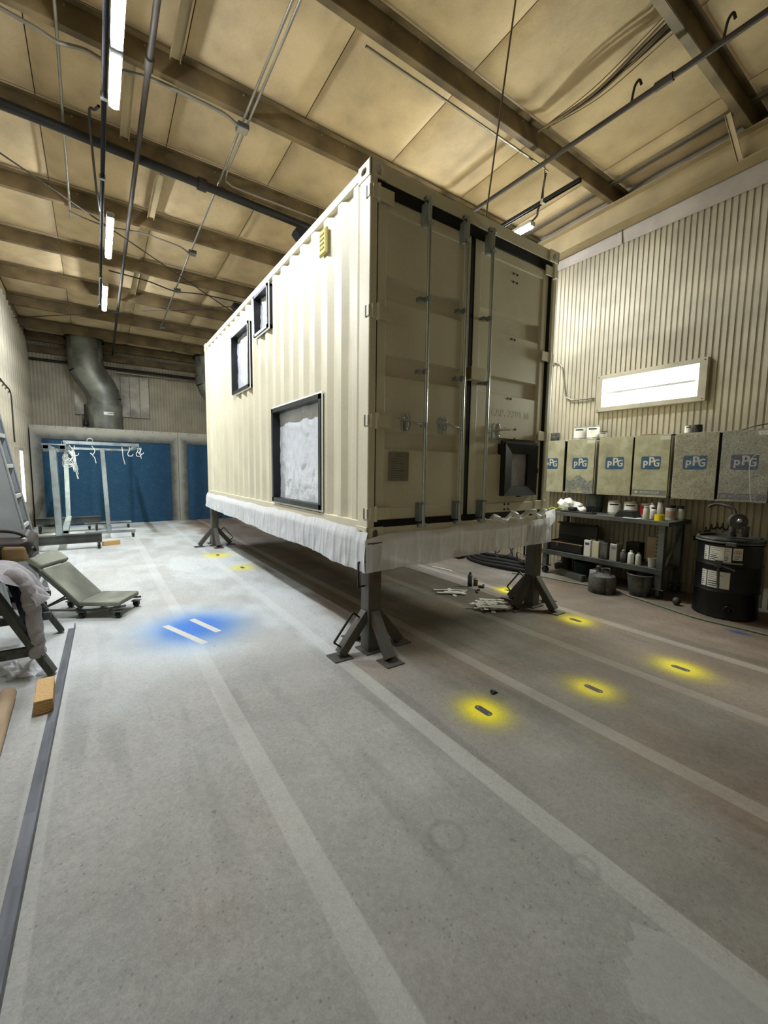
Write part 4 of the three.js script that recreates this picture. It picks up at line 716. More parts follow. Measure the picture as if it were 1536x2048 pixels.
function drape(name, label, x0, x1, z0, z1, top, drop, sd, material, amp = 0.03) {   // cloth over the beam, hanging on both sides
  return tag(obj(name, grid(46, 34, (u, v) => {
    const s = mix(-1, 1, u), z = mix(z0, z1, v), w = (x1 - x0) / 2, a = Math.abs(s), flat = 0.42;
    const xx = a < flat ? s / flat * 0.14 : Math.sign(s) * (0.14 + (a - flat) / (1 - flat) * (w - 0.14)), yy = a < flat ? top - 0.03 * (a / flat) ** 2 : top - 0.03 - drop * ((a - flat) / (1 - flat)) * (0.85 + 0.3 * vnoise(z * 6 + sd, 2));
    const f = amp * (1 + 1.2 * a) * (Math.sin(z * 34 + 3 * Math.sin(s * 4 + sd)) * 0.5 + 1.4 * (fbm(z * 9 + sd, s * 3, 3) - 0.5));
    return [(x0 + x1) / 2 + xx + f, yy + f * 0.6, z + 0.03 * Math.sin(s * 5 + sd)];
  }), material), label, 'clothing');
}
drape('dark_trousers', 'dark navy garment draped over the trestle under the sweatshirt', -2.9, -2.27, -1.62, -1.12, 0.76, 0.42, 3, P.navyCloth);
drape('grey_sweatshirt', 'pale grey sweatshirt thrown over the trestle', -2.9, -2.22, -1.5, -0.94, 0.81, 0.22, 8, P.greyCloth, 0.03);
{ const sl = obj('sweatshirt_sleeve', lump(tube([[-2.4, 0.77, -1.08], [-2.33, 0.75, -1.03], [-2.285, 0.66, -1.0], [-2.265, 0.5, -0.985], [-2.262, 0.34, -0.98], [-2.262, 0.19, -0.975]].map((p) => V(...p)), 0.05, 60, 18), 0.05, 15, 6), P.greyCloth); tag(sl, 'hanging grey sweatshirt sleeve with ribbed cuff over the trestle', 'clothing');
  obj('cuff', lathe([[0.036, 0], [0.042, 0.005], [0.043, 0.05], [0.038, 0.055]], 18, -2.262, 0.155, -0.975), P.greyCloth, sl); }
// ---------------------------------------------------------------- wall cabinets with printed doors
{
  const xf = 4.25, y0 = 1.262, y1 = 2.075, H = y1 - y0;
  function doorTex(k) {
    const w = 320, h = 560, c = document.createElement('canvas'); c.width = w; c.height = h; const q = c.getContext('2d'); let sd = 90 + k * 17; const r = () => { sd = (sd * 1664525 + 1013904223) >>> 0; return sd / 4294967296; };
    q.fillStyle = ['#9d977c', '#9e987c', '#9c9678', '#a19b7c', '#979178', '#8d897b'][k]; q.fillRect(0, 0, w, h);
    for (let i = 0; i < 260; i++) { q.fillStyle = r() > 0.5 ? 'rgba(80,78,66,0.05)' : 'rgba(215,210,190,0.05)'; const s = 10 + r() * 60; q.beginPath(); q.ellipse(r() * w, r() * h, s, s * (0.4 + r()), r() * 3, 0, 7); q.fill(); }
    q.fillStyle = k === 5 ? '#454c62' : '#274a66'; const bw = w * 0.56, bh = bw * 0.66, bx0 = (w - bw) / 2, by0 = h * 0.34; q.beginPath(); q.roundRect(bx0, by0, bw, bh, 18); q.fill();
    q.fillStyle = ['#b9b6a4', '#b9b6a4', '#bcb9a6', '#c4c1ae', '#aeab9a', '#a6a49c'][k]; q.textBaseline = 'alphabetic';
    const put = (ch, x, y, s) => { q.font = 'bold ' + s + 'px sans-serif'; q.fillText(ch, x, y); };
    put('P', bx0 + bw * 0.07, by0 + bh * 0.88, bh * 0.78); put('P', bx0 + bw * 0.36, by0 + bh * 0.7, bh * 0.9); put('G', bx0 + bw * 0.62, by0 + bh * 0.78, bh * 0.74);
    if (k === 3 || k === 5) { q.fillStyle = k === 3 ? '#6d6f68' : '#6a6b68'; q.fillRect(6, h * 0.885, w - 12, h * 0.085); q.fillStyle = k === 3 ? '#b3b1a2' : '#8a8a84'; q.beginPath(); q.ellipse(w * 0.13, h * 0.928, 16, 12, 0, 0, 7); q.fill(); q.font = 'bold 30px sans-serif'; q.fillText('AUTOCOLOR', w * 0.23, h * 0.946); }
    if (k === 1 || k === 3 || k === 5) { q.fillStyle = k === 5 ? '#c9c7bd' : '#c0bda9'; q.fillRect(w * 0.72, h * 0.02, w * 0.28, h * 0.06); }
    const n = [150, 420, 420, 160, 2600, 2200][k];
    for (let i = 0; i < n; i++) { const x = r() * w, y = k > 3 ? r() * h : h * (1 - r() * r() * 0.75), s = 1 + r() * (k > 3 ? 4 : 3.4); q.fillStyle = r() > 0.35 ? 'rgba(62,62,56,0.5)' : 'rgba(196,192,172,0.5)'; q.beginPath(); q.ellipse(x, y, s, s * 0.5, -0.7 + r() * 0.5, 0, 7); q.fill(); }
    if (k === 1) for (let i = 0; i < 1500; i++) { q.fillStyle = 'rgba(88,92,98,0.22)'; const x = r() * w; q.beginPath(); q.arc(x, h * (0.72 + 0.06 * Math.sin(x * 0.03)) + Math.abs(r() + r() - 0.4) * h * 0.2, 2 + r() * 7, 0, 7); q.fill(); }
    if (k === 5) { q.strokeStyle = 'rgba(200,200,192,0.7)'; q.lineWidth = 7; q.lineCap = 'round'; q.beginPath(); q.moveTo(w * 0.76, h * 0.34); q.bezierCurveTo(w * 0.6, h * 0.34, w * 0.6, h * 0.5, w * 0.62, h * 0.6); q.bezierCurveTo(w * 0.64, h * 0.7, w * 0.65, h * 0.8, w * 0.7, h * 0.98); q.stroke(); }
    const t = new THREE.CanvasTexture(c); t.colorSpace = THREE.SRGBColorSpace; return t;
  }
  const D = [[-1.43, -0.965], [-0.92, -0.48], [-0.412, 0.052], [0.078, 0.508], [0.566, 1.016], [1.048, 1.495]];
  const look = ['beige wall cabinet with blue printed doors next to the container', 'beige wall cabinet with blue printed doors, a band of lettering low on one door', 'paint-splattered wall cabinet with blue printed doors above the black drum'];
  for (let i = 0; i < 3; i++) {
    const a = D[2 * i], b = D[2 * i + 1], z0 = a[0] - 0.015, z1 = b[1] + 0.015;
    const t = thing('wall_cabinet', look[i], 'cabinet', [0, 0, 0]);
    obj('carcass', [span(xf + 0.012, XR - 0.002, y0 - 0.005, y0 + 0.015, z0, z1), span(xf + 0.012, XR - 0.002, y1 - 0.015, y1 + 0.005, z0, z1), span(xf + 0.012, XR - 0.002, y0, y1, z0, z0 + 0.018), span(xf + 0.012, XR - 0.002, y0, y1, z1 - 0.018, z1), span(XR - 0.02, XR - 0.002, y0, y1, z0, z1)], P.plenum, t);
    [a, b].forEach((d, j) => {
      const W = d[1] - d[0], g = bx(W, H, 0.018, 0, 0, 0).rotateY(-Math.PI / 2).translate(xf, (y0 + y1) / 2, (d[0] + d[1]) / 2);
      obj('cabinet_door', g, M('#ffffff', { map: doorTex(2 * i + j), roughness: 0.6, ...(i === 2 ? { bumpMap: T.fine, bumpScale: 0.004 } : {}) }), t, true).userData.label = 'cabinet door with blue square logo';
    });
  }
}
function paintCan(pos, r, h, label, body, band, group) {
  const t = thing('paint_can', label, 'can', pos, 0, group);
  obj('can_body', lathe([[0, 0], [r, 0], [r, 0.006], [r * 0.985, 0.01], [r * 0.985, h - 0.01], [r, h - 0.006], [r, h], [r * 0.9, h], [r * 0.88, h - 0.008], [0, h - 0.008]], 26), body, t);
  obj('paper_label', grid(24, 1, (u, v) => { const a = mix(-2.6, 0.9, u); return [(r + 0.001) * Math.sin(a), mix(h * 0.12, h * 0.86, v), (r + 0.001) * Math.cos(a)]; }), band, t);
  obj('print_band', grid(14, 1, (u, v) => { const a = mix(-1.9, -0.5, u); return [(r + 0.002) * Math.sin(a), mix(h * 0.68, h * 0.78, v), (r + 0.002) * Math.cos(a)]; }), P.rubber, t);
  return t;
}
const YT = 2.082;
paintCan([4.4, YT, -0.82], 0.085, 0.2, 'white paint can on top of the cabinets beside a darker small can', P.can, P.paper);
paintCan([4.4, YT, -0.61], 0.085, 0.2, 'white paint can on top of the cabinets below the wall light corner', P.can, P.paper);
paintCan([4.4, YT, -0.45], 0.05, 0.1, 'small dark lidded can at the end of the cans on the cabinets', P.blackSteel, P.can);
paintCan([4.4, YT, -1.25], 0.07, 0.13, 'grey can on the cabinet top next to the container corner', P.bucket, P.bucket);
paintCan([4.38, YT, 0.64], 0.035, 0.1, 'narrow can with black stripes on top of the middle cabinet', P.can, P.paper);
tag(obj('dark_jar', lathe([[0, 0], [0.05, 0], [0.055, 0.05], [0.05, 0.1], [0.03, 0.105], [0, 0.105]], 20, 4.38, YT, 0.74), P.blackSteel), 'dark rounded jar on the splattered cabinet', 'jar');
tag(obj('flat_tray', rbx(0.2, 0.02, 0.18, 0.004, 4.4, YT + 0.01, 0.2), P.tan), 'flat tan tray lying on the middle cabinet', 'tray');
tag(obj('wire_loop', tube([[4.45, YT + 0.01, 1.15], [4.42, 2.13, 1.3], [4.45, 2.16, 1.5], [4.5, 2.18, 1.8]], 0.006), P.pipe), 'thin wire lying over the splattered cabinet', 'wire');

// ---------------------------------------------------------------- workbench
const BY = 0.985, SY = 0.375;
{
  const t = thing('workbench', 'grey steel workbench on casters with a lower shelf by the right wall', 'workbench');
  obj('bench_top', [rbx(0.62, 0.012, 1.78, 0.003, 4.2, BY - 0.006, -0.17), rbx(0.02, 0.05, 1.78, 0.004, 3.9, BY - 0.03, -0.17), rbx(0.62, 0.05, 0.02, 0.004, 4.2, BY - 0.03, 0.71), rbx(0.62, 0.05, 0.02, 0.004, 4.2, BY - 0.03, -1.05)], P.greySteel, t);
  obj('lower_shelf', [rbx(0.6, 0.012, 1.72, 0.003, 4.2, SY - 0.006, -0.2), rbx(0.02, 0.065, 1.72, 0.004, 3.91, SY - 0.033, -0.2)], P.greySteel, t);
  for (const [x, z] of [[3.95, 0.62], [4.45, 0.62], [3.95, -1.0], [4.45, -1.0]]) {
    obj('leg', rbx(0.075, BY - 0.17, 0.075, 0.005, x, 0.12 + (BY - 0.17) / 2, z), P.greySteel, t);
    obj('leg_plate', rbx(0.11, 0.01, 0.13, 0.002, x, 0.122, z), P.greySteel, t);
    caster(t, x, 0.118, z, 0.055);
  }
  obj('end_brace', bar([3.95, 0.3, 0.64], [4.45, 0.9, 0.64], 0.03, 0.008), P.greySteel, t);
}
const lids = { dark: P.blackSteel, steel: P.can };
tag(obj('plastic_wad', lump(ball(0.13, 0.1, 0.15, 4.15, BY + 0.085, -0.78, 22), 0.16, 13, 8), P.maskPaper), 'crumpled white plastic heap on the workbench', 'plastic');
tag(obj('plastic_wad', lump(ball(0.08, 0.05, 0.09, 4.12, BY + 0.05, -0.58, 18), 0.1, 15, 5), P.maskPaper), 'small white plastic wad beside the dark bucket on the workbench', 'plastic');
tag(obj('yellow_strap', tube([[4.0, BY + 0.012, -1.02], [4.02, BY + 0.04, -0.98], [4.05, BY + 0.02, -0.92], [4.02, BY + 0.05, -0.86], [4.08, BY + 0.02, -0.8]], 0.012, 30), M('#c5c04a', { roughness: 0.7 })), 'yellow strap at the container end of the workbench', 'strap');
tag(obj('black_sander', lump(rbx(0.09, 0.06, 0.12, 0.025, 4.0, BY + 0.05, -0.63), 0.02, 12, 3), P.rubber), 'black sanding block on the flat tray', 'tool');
tag(obj('flat_tray', rbx(0.12, 0.02, 0.5, 0.006, 3.97, BY + 0.011, -0.52), P.blackSteel), 'long dark flat tray along the workbench edge', 'tray');
{ const t = thing('black_basket', 'small black wire basket on the workbench', 'basket', [4.12, BY, -0.42]); obj('basket_rim', put(new THREE.TorusGeometry(0.06, 0.008, 6, 18), 0, 0.1, 0, Math.PI / 2), P.rubber, t); for (let k = 0; k < 10; k++) { const a = k / 10 * 6.283; obj('basket_wire', rod([0.045 * Math.cos(a), 0.004, 0.045 * Math.sin(a)], [0.06 * Math.cos(a), 0.1, 0.06 * Math.sin(a)], 0.006, 6), P.rubber, t); } }
{ const t = thing('dark_bucket', 'dark green bucket at the back of the workbench', 'bucket', [4.42, BY, -0.52]); obj('bucket_body', lathe([[0, 0], [0.1, 0], [0.12, 0.24], [0.128, 0.24], [0.128, 0.255], [0.112, 0.255], [0.092, 0.012], [0, 0.012]], 26), M('#4d5650', { map: T.heavy, roughness: 0.6 }), t); }
paintCan([4.36, BY, -0.2], 0.085, 0.19, 'gallon paint can with a torn label on the workbench', P.can, P.paper);
paintCan([4.37, BY, 0.02], 0.085, 0.19, 'gallon paint can behind the black tray on the workbench', P.can, P.paper);
paintCan([4.4, BY, 0.22], 0.08, 0.18, 'paint can with a red label on the workbench', P.can, P.red);
tag(obj('black_tray', prism([[-0.13, 0], [0.13, 0], [0.08, 0.075], [-0.08, 0.075]], 0.2, 0.004).rotateY(Math.PI / 2).translate(3.96, BY + 0.005, 0.14), P.rubber), 'upturned black tray on the workbench', 'tray');
tag(obj('paper_sheet', rbx(0.18, 0.004, 0.2, 0.001, 3.99, BY + 0.002, 0.24), P.paper), 'pale sheet of paper at the workbench edge', 'paper');
function bottle(pos, r, h, label, body, cap, neck = 0.3, group) {
  const t = thing('bottle', label, 'bottle', pos, 0, group);
  obj('bottle_body', lathe([[0, 0], [r * 0.95, 0], [r, 0.01], [r, h * 0.72], [r * 0.85, h * 0.8], [r * neck, h * 0.87], [r * neck, h * 0.92], [0, h * 0.92]], 22), body, t);
  obj('cap', lathe([[r * neck * 1.15, h * 0.9], [r * neck * 1.2, h], [0, h]], 16), cap, t); return t;
}
bottle([3.98, BY, 0.4], 0.038, 0.17, 'pale squat bottle at the front of the workbench', P.plastic, P.plastic, 0.75);
bottle([4.1, BY, 0.43], 0.04, 0.15, 'white labelled bottle in a cluster on the workbench', P.paper, P.blackSteel, 0.5);
bottle([4.24, BY, 0.45], 0.035, 0.24, 'tall pale bottle with a grey cap on the workbench', P.plastic, P.greySteel, 0.9);
bottle([4.3, BY, 0.33], 0.04, 0.2, 'white spray bottle behind the squat bottle', P.white, P.plastic, 0.4);
function jar(pos, r, h, label, band) { const t = thing('jar', label, 'jar', pos); obj('jar_body', lathe([[0, 0], [r, 0], [r, h * 0.8], [r * 0.9, h * 0.84], [0, h * 0.84]], 22), P.plastic, t); obj('jar_lid', lathe([[r * 0.98, h * 0.8], [r, h], [0, h]], 22), P.rubber, t); obj('jar_label', lathe([[r + 0.001, h * 0.15], [r + 0.001, h * 0.6]], 22), band, t); }
jar([4.22, BY, 0.58], 0.055, 0.19, 'dark lidded jar with a brown label on the workbench', P.card); jar([4.3, BY, 0.66], 0.04, 0.18, 'narrow dark lidded jar at the end of the workbench', P.paper);
tag(obj('tape_roll', lathe([[0.036, 0], [0.054, 0], [0.054, 0.075], [0.036, 0.075], [0.036, 0]], 26, 3.98, BY, 0.555), P.yellow), 'bright yellow roll of tape on the workbench corner', 'tape');
// lower shelf
{ const t = thing('tool_chest', 'open black metal tool chest on the lower shelf', 'toolbox', [4.16, SY, -0.72]);
  obj('chest_body', [span(-0.2, 0.2, 0, 0.012, -0.33, 0.3), span(-0.2, -0.19, 0, 0.13, -0.33, 0.3), span(0.19, 0.2, 0, 0.2, -0.33, 0.3), span(-0.2, 0.2, 0, 0.13, 0.29, 0.3), span(-0.2, 0.2, 0, 0.13, -0.33, -0.32)], P.blackSteel, t);
  obj('chest_lid', [rbx(0.02, 0.2, 0.63, 0.006, 0.2, 0.3, -0.015, 0, 0, -0.15), rbx(0.09, 0.02, 0.63, 0.006, 0.17, 0.4, -0.015)], P.blackSteel, t);
  obj('rim', rbx(0.016, 0.016, 0.63, 0.004, -0.195, 0.135, -0.015), P.tan, t); obj('tray', rbx(0.3, 0.04, 0.58, 0.006, 0.02, 0.09, -0.015), P.pipe, t); obj('latch', rbx(0.01, 0.05, 0.03, 0.003, -0.205, 0.1, -0.1), P.greySteel, t); }
function jug(z, body, accent, label) {
  const t = thing('solvent_tin', label, 'tin', [4.02, SY, z]); const h = 0.235;
  obj('tin_body', rbx(0.165, h, 0.098, 0.008, 0, h / 2, 0), body, t);
  obj('handle', tube([[0.05, h, 0], [0.05, h + 0.03, 0], [-0.02, h + 0.03, 0], [-0.02, h, 0]], 0.006, 16), P.greySteel, t); obj('screw_cap', cyl(0.018, 0.018, 0.02, -0.05, h + 0.01, 0, 0, 0, 0, 14), P.rubber, t);
  if (accent) obj('printed_label', rbx(0.003, 0.035, 0.06, 0.001, -0.083, h * 0.78, 0), accent, t);
}
jug(-0.335, P.white, M('#4b2a7c', { roughness: 0.5 }), 'white solvent tin with a purple label on the lower shelf');
jug(-0.215, M('#cfc9b2', { map: T.soft, roughness: 0.5 }), null, 'cream solvent tin on the lower shelf'); jug(-0.095, P.bucket, null, 'grey solvent tin on the lower shelf');
jug(0.035, P.can, M('#6a6f92', { roughness: 0.5 }), 'silver solvent tin with a faded blue label on the lower shelf');
bottle([3.98, SY, 0.15], 0.038, 0.17, 'grey labelled bottle beside the silver tin', P.bucket, P.plastic, 0.4); bottle([3.99, SY, 0.245], 0.038, 0.18, 'bright white bottle on the lower shelf', P.white, P.white, 0.4); bottle([4.0, SY, 0.335], 0.034, 0.17, 'beige bottle with a dark cap on the lower shelf', P.plastic, P.bucket, 0.45);
tag(obj('dark_carton', rbx(0.16, 0.25, 0.17, 0.004, 4.28, SY + 0.127, 0.16), P.blackSteel), 'dark carton at the back of the lower shelf', 'box');
tag(obj('brown_bag', lump(rbx(0.12, 0.34, 0.13, 0.02, 4.3, SY + 0.185, 0.38), 0.03, 9, 7), P.card), 'tall brown paper bag on the lower shelf', 'bag');
tag(obj('paint_cup', lathe([[0, 0], [0.038, 0], [0.05, 0.12], [0.046, 0.12], [0.035, 0.006], [0, 0.006]], 20, 4.0, SY, 0.5), P.plastic), 'white paper mixing cup beside the bench leg', 'cup');
{ const pts = []; for (let k = 0; k < 90; k++) { const a = k * 0.62; pts.push([4.08 + 0.045 * Math.cos(a), mix(0.42, 0.86, k / 90), 0.55 + 0.045 * Math.sin(a)]); } tag(obj('coiled_hose', tube(pts, 0.009, 420, 6), P.hose), 'grey coiled air hose hanging under the workbench end', 'hose'); }
// under the bench
{ const t = thing('safety_can', 'grey round steel safety can under the workbench', 'can', [3.64, 0, 0.07]);
  obj('can_body', lathe([[0, 0], [0.165, 0], [0.168, 0.012], [0.165, 0.2], [0.15, 0.225], [0.05, 0.262], [0, 0.262]], 32), P.bucket, t);
  obj('handle', tube([[0, 0.25, 0.0], [0, 0.315, 0.01], [0, 0.32, 0.09], [0, 0.25, 0.1]], 0.012, 20), P.bucket, t); obj('spout', [cyl(0.03, 0.026, 0.07, 0, 0.28, -0.06), ball(0.032, 0.026, 0.032, 0.0, 0.32, -0.06), rod([0, 0.31, -0.05], [0, 0.315, 0.02], 0.01)], P.bucket, t); }
{ const t = thing('steel_pail', 'dented grey steel pail under the workbench beside the caster', 'bucket', [3.92, 0, 0.41]);
  obj('pail_body', lathe([[0, 0.004], [0.115, 0], [0.15, 0.27], [0.158, 0.275], [0.15, 0.285], [0.143, 0.27], [0.11, 0.012], [0, 0.012]], 30), P.bucket, t); obj('bail', tube([[0, 0.27, -0.155], [0.06, 0.22, -0.12], [0.15, 0.2, 0], [0.06, 0.22, 0.12], [0, 0.27, 0.155]], 0.005, 30), P.greySteel, t); }
tag(obj('timber_offcut', rbx(0.09, 0.09, 0.5, 0.004, 3.98, 0.046, -0.58, 0, -0.25, 0), P.greyWood), 'grey timber offcut on the floor under the workbench', 'wood block');
{ const t = thing('white_carton', 'pale carton with a black triangle beside the safety can', 'box', [4.0, 0, -0.17]); obj('carton_body', rbx(0.16, 0.2, 0.2, 0.01, 0, 0.101, 0), P.plastic, t); obj('triangle_mark', prism([[-0.05, 0], [0.05, 0], [0, 0.06]], 0.002).rotateY(-Math.PI / 2).translate(-0.081, 0.08, 0), P.rubber, t); }
tag(obj('dark_tub', lathe([[0, 0], [0.13, 0], [0.16, 0.22], [0.15, 0.22], [0.12, 0.012], [0, 0.012]], 24, 4.28, 0, -0.55), M('#26393c', { roughness: 0.6 })), 'dark teal tub under the workbench by the wall', 'tub');
tag(obj('black_boot', [lump(rbx(0.12, 0.1, 0.26, 0.03, 4.35, 0.055, -0.95), 0.02, 9, 2), lump(rbx(0.11, 0.16, 0.12, 0.03, 4.35, 0.17, -0.88), 0.02, 9, 3)], P.rubber), 'black rubber boot shape under the bench end by the wall', 'boot');

// ---------------------------------------------------------------- drum with hand pump
{
  const t = thing('steel_drum', 'black steel drum with white labels below the splattered cabinet', 'drum', [4.0, 0, 1.28]), r = 0.292;
  obj('drum_body', lathe([[0, 0.01], [r - 0.01, 0.01], [r, 0], [r + 0.006, 0.015], [r, 0.03], [r, 0.275], [r + 0.012, 0.295], [r, 0.315], [r, 0.565], [r + 0.012, 0.585], [r, 0.605], [r, 0.8], [r + 0.006, 0.815]], 56), P.drum, t);
  obj('lid', lathe([[0, 0.855], [r - 0.02, 0.855], [r - 0.012, 0.88], [r + 0.008, 0.882], [r + 0.016, 0.865], [r + 0.008, 0.848], [r, 0.84]], 56), P.bucket, t);
  obj('clamp_ring', [put(new THREE.TorusGeometry(r + 0.008, 0.012, 8, 56), 0, 0.838, 0, Math.PI / 2), rbx(0.03, 0.04, 0.09, 0.006, -r - 0.014, 0.832, 0.1)], P.greySteel, t);
  const arc = (a0, a1, y0, y1, m, dr = 0.002) => grid(14, 1, (u, v) => { const a = mix(a0, a1, u); return [(r + dr) * Math.sin(a), mix(y0, y1, v), (r + dr) * Math.cos(a)]; });
  const lc = document.createElement('canvas'); lc.width = 256; lc.height = 160; const q = lc.getContext('2d'); q.fillStyle = '#e4e3dc'; q.fillRect(0, 0, 256, 160); q.fillStyle = '#444'; for (let i = 0; i < 7; i++) q.fillRect(14, 16 + i * 20, 60 + 140 * hash2(i, 9), i > 3 ? 9 : 4); q.strokeStyle = '#555'; q.strokeRect(3, 3, 250, 154);
  const lt = new THREE.CanvasTexture(lc); lt.colorSpace = THREE.SRGBColorSpace;
  const lab = M('#ffffff', { map: lt, roughness: 0.6 });
  // a measured round from +z; the camera sees the side facing -x and +z
  for (const [a0, a1, y0, y1] of [[-2.1, -1.92, 0.63, 0.79], [-1.89, -1.42, 0.63, 0.79], [-1.41, -1.22, 0.63, 0.79], [-2.12, -1.93, 0.335, 0.52], [-1.9, -1.2, 0.335, 0.52]]) obj('label_sheet', arc(a0, a1, y0, y1), lab, t, true).userData.label = 'white printed drum label';
  const hc = document.createElement('canvas'); hc.width = hc.height = 96; const hq = hc.getContext('2d'); hq.fillStyle = '#e6ddd6'; hq.fillRect(0, 0, 96, 96); hq.strokeStyle = '#8c3a34'; hq.lineWidth = 3; for (const x of [26, 48, 70]) { hq.save(); hq.translate(x, 34); hq.rotate(Math.PI / 4); hq.strokeRect(-11, -11, 22, 22); hq.restore(); } hq.fillStyle = '#555'; for (let i = 0; i < 3; i++) hq.fillRect(12, 62 + i * 10, 70 - i * 12, 4);
  const ht = new THREE.CanvasTexture(hc); ht.colorSpace = THREE.SRGBColorSpace; obj('hazard_label', arc(-1.18, -0.9, 0.66, 0.79), M('#ffffff', { map: ht, roughness: 0.6 }), t, true);
  obj('drain_bung', [put(new THREE.TorusGeometry(0.04, 0.012, 8, 24), -0.27, 0.11, 0.12, 0, -1.15, 0), ball(0.02, 0.02, 0.02, -0.268, 0.11, 0.12)], P.drum, t);
}
{ const t = thing('hand_pump', 'grey rotary hand pump standing on the black drum', 'pump', [4.03, 0.885, 1.32]);
  obj('pump_head', [put(new THREE.CylinderGeometry(0.085, 0.085, 0.07, 28), 0, 0.17, 0, Math.PI / 2, -0.95, 0), put(new THREE.CylinderGeometry(0.03, 0.035, 0.11, 16), 0, 0.17, 0, Math.PI / 2, -0.95, 0), cyl(0.034, 0.028, 0.09, 0, 0.08, -0.04), cyl(0.04, 0.04, 0.03, 0, 0.01, -0.04), cyl(0.03, 0.035, 0.12, 0.03, 0.06, 0.07)], P.bucket, t);
  obj('spout_pipe', tube([[0.02, 0.24, -0.03], [0.02, 0.3, -0.05], [0.01, 0.335, -0.12], [0, 0.345, -0.2], [-0.02, 0.33, -0.25], [-0.03, 0.31, -0.27]], 0.017, 40, 10), P.bucket, t);
  obj('crank_boss', ball(0.025, 0.025, 0.025, -0.045, 0.18, 0.03), P.zinc, t); }
{ const t = thing('drum_wrench', 'grey drum wrench hooked on the drum side', 'tool'); obj('shaft', rod([3.685, 0.34, 1.3], [3.675, 0.6, 1.29], 0.013), P.bucket, t); obj('jaw', [rbx(0.03, 0.08, 0.07, 0.01, 3.672, 0.61, 1.29), rod([3.67, 0.62, 1.3], [3.66, 0.64, 1.5], 0.01), rod([3.67, 0.6, 1.3], [3.66, 0.56, 1.44], 0.01)], P.bucket, t); }
{ const pts = []; for (let k = 0; k < 80; k++) { const a = k * 0.75, s = k / 80; pts.push([4.5 + 0.035 * Math.cos(a), 0.72 + 0.22 * Math.sin(s * 3.14) + 0.035 * Math.sin(a), 0.75 + s * 0.55]); } tag(obj('coiled_hose', tube(pts, 0.009, 400, 6), P.cable), 'black coiled hose behind the drum along the wall', 'hose'); }
{ const t = thing('solvent_box', 'red and white box standing beside the drum', 'box', [4.02, 0, 1.85]); obj('box_body', rbx(0.26, 0.36, 0.3, 0.01, 0, 0.38, 0), P.paper, t); obj('red_panel', rbx(0.004, 0.16, 0.22, 0.001, -0.132, 0.44, 0), P.red, t); obj('box_stand', rbx(0.24, 0.2, 0.26, 0.01, 0, 0.1, 0), P.blackSteel, t); }
tag(obj('air_line', tube([[3.4, 0.012, -1.2], [3.6, 0.012, -0.9], [3.7, 0.012, -0.4], [3.78, 0.012, -0.14], [3.86, 0.012, 0.06], [3.84, 0.012, 0.18], [3.74, 0.012, 0.34], [3.66, 0.012, 0.64], [3.52, 0.012, 1.1], [3.5, 0.012, 1.3], [3.53, 0.012, 1.8], [3.5, 0.012, 2.6]], 0.009, 120), M('#7f9070', { roughness: 0.6 })), 'thin pale green air line along the floor by the drum', 'hose');
tag(obj('floor_jar', ball(0.045, 0.05, 0.045, 3.86, 0.05, 0.86, 16), P.bucket), 'small grey pot on the floor between bench and drum', 'pot');

// ---------------------------------------------------------------- hoses and litter beyond the container
{
  const ringPts = (cx, cz, rx, rz, y, n, tiltY = 0) => { const o = []; for (let k = 0; k < n; k++) { const a = k / n * Math.PI * 2; o.push(V(cx + rx * Math.cos(a), y + 0.012 * Math.sin(a * 3) + tiltY * Math.sin(a), cz + rz * Math.sin(a))); } return o; };
  for (let k = 0; k < 3; k++) tag(obj('floor_hose', tube(ringPts(3.75 - k * 0.02, -1.75, 0.26 - 0.05 * k, 0.68 - 0.1 * k, 0.035 + 0.045 * k, 20), 0.034, 90, 8, true), P.rubber), 'thick black hose ring coiled on the floor by the wall', 'hose', 'black hose rings on the floor');
  for (const [x, y, z, r, ty, tl] of [[3.82, 0.2, -1.72, 0.14, 0.5, 0.2], [3.9, 0.3, -1.45, 0.19, 0.9, 0.1], [3.95, 0.24, -2.1, 0.16, 0.2, 0.3], [3.72, 0.17, -1.25, 0.15, 1.3, 0.5], [4.05, 0.28, -1.95, 0.2, 0.7, 0.0], [3.9, 0.18, -2.3, 0.12, 0.4, 0.3]])
    tag(obj('cable_loop', put(new THREE.TorusGeometry(r, 0.013, 7, 40), x, y, z, tl, -ty - 0.6, 0), P.hose), 'grey cable loop standing in the pile beyond the container', 'cable', 'grey cable loops in the pile');
  const b = thing('black_case', 'black case with a red handle on the floor beyond the container', 'case', [3.62, 0, -2.55], 0.5); obj('case_body', rbx(0.3, 0.12, 0.2, 0.03, 0, 0.06, 0), P.rubber, b); obj('handle', rbx(0.1, 0.04, 0.05, 0.012, -0.17, 0.05, 0.03), P.red, b);
}
{ const t = thing('spray_can', 'tall grey spray can standing on the floor behind the stand', 'spray can', [2.33, 0, -1.05]); obj('can_body', lathe([[0, 0], [0.032, 0], [0.033, 0.15], [0.022, 0.168], [0, 0.168]], 20), P.bucket, t); obj('cap', lathe([[0.018, 0.165], [0.014, 0.195], [0, 0.2]], 14), P.rubber, t); }
{ const t = thing('spray_can', 'short brass coloured can beside the spray can on the floor', 'can', [2.42, 0, -1.03]); obj('can_body', lathe([[0, 0], [0.031, 0], [0.031, 0.095], [0.024, 0.11], [0, 0.112]], 20), P.tan, t); obj('ring', lathe([[0.032, 0.09], [0.033, 0.098], [0.03, 0.1]], 20), P.can, t); }
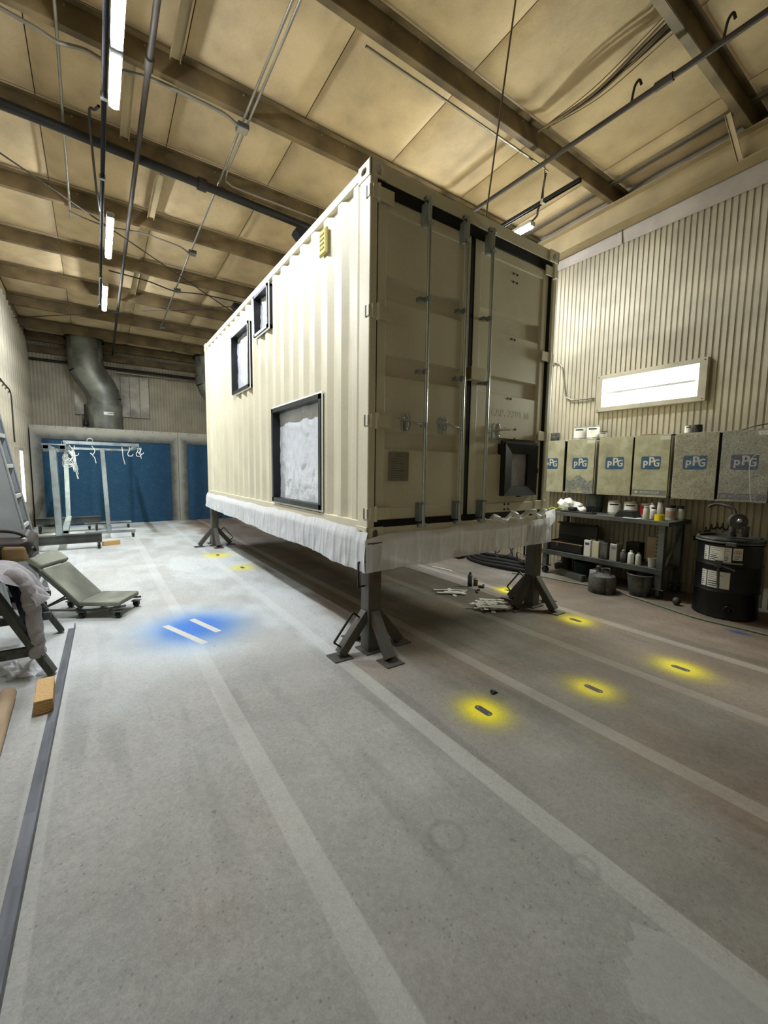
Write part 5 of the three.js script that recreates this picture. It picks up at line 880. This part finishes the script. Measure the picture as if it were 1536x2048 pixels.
tag(obj('spray_gun', [rbx(0.12, 0.025, 0.03, 0.008, 2.45, 0.014, -0.93, 0, 0.5, 0), rbx(0.03, 0.03, 0.08, 0.008, 2.4, 0.016, -0.91, 0, 0.4, 0)], P.leather), 'small dark spray nozzle on the floor before the cans', 'tool');
tag(obj('floor_scrap', [rbx(0.1, 0.012, 0.025, 0.004, 2.2, 0.007, -0.8, 0, 0.9, 0), rbx(0.05, 0.016, 0.03, 0.005, 2.27, 0.009, -0.84, 0, 0.2, 0)], P.rubber), 'dark scrap on the floor before the cans', 'scrap');
tag(obj('paint_stick', rbx(0.03, 0.006, 0.42, 0.002, 2.7, 0.004, -2.04, 0, 0.16, 0), P.white), 'white paint stirring stick on the floor under the container', 'stick');
// white masking tape scraps: each a pile of torn strips
function tapePile(name, cx, cz, n, sx, sz, label) {
  const t = thing(name, label, 'tape pile', [cx, 0, cz]);
  for (let k = 0; k < n; k++) { const a = rr(-0.12, 0.12) + 0.6 + (k % 5 === 0 ? 1.57 : 0), L = k % 5 ? rr(0.2, 0.36) : rr(0.1, 0.2); obj('tape_strip', grid(10, 2, (u, v) => { const s = (u - 0.5) * L, w = (v - 0.5) * 0.045, lift = 0.004 + 0.002 * k + 0.018 * Math.abs(fbm(u * 5 + k, v + k, 2) - 0.5); return [Math.cos(a) * s - Math.sin(a) * w + sx * (Math.sin(k * 2.4) * 0.5 - 0.56 * Math.cos(k * 1.7)), lift, Math.sin(a) * s + Math.cos(a) * w + sz * (Math.sin(k * 2.4) * 0.34 + 0.83 * Math.cos(k * 1.7))]; }), P.maskPaper, t); }
}
tapePile('tape_scraps', 1.865, -0.28, 26, 0.13, 0.13, 'heap of torn white masking tape on the floor between the stands');
tapePile('tape_scraps', 1.91, -0.95, 9, 0.09, 0.09, 'small scatter of white masking tape behind the larger heap');
for (const [x, z, s, l] of [[0.44, 1.03, 0.035, 'dark curled scrap on the floor by the yellow overspray'], [3.0, -0.75, 0.035, 'small black scrap on the floor near the bench']]) tag(obj('floor_scrap', lump(grid(8, 6, (u, v) => [x + (u - 0.5) * s * 2, 0.008 + 0.01 * Math.sin(u * 5), z + (v - 0.5) * s]), 0.012, 30, x), P.rubber), l, 'scrap');

renderer.render(scene, camera);
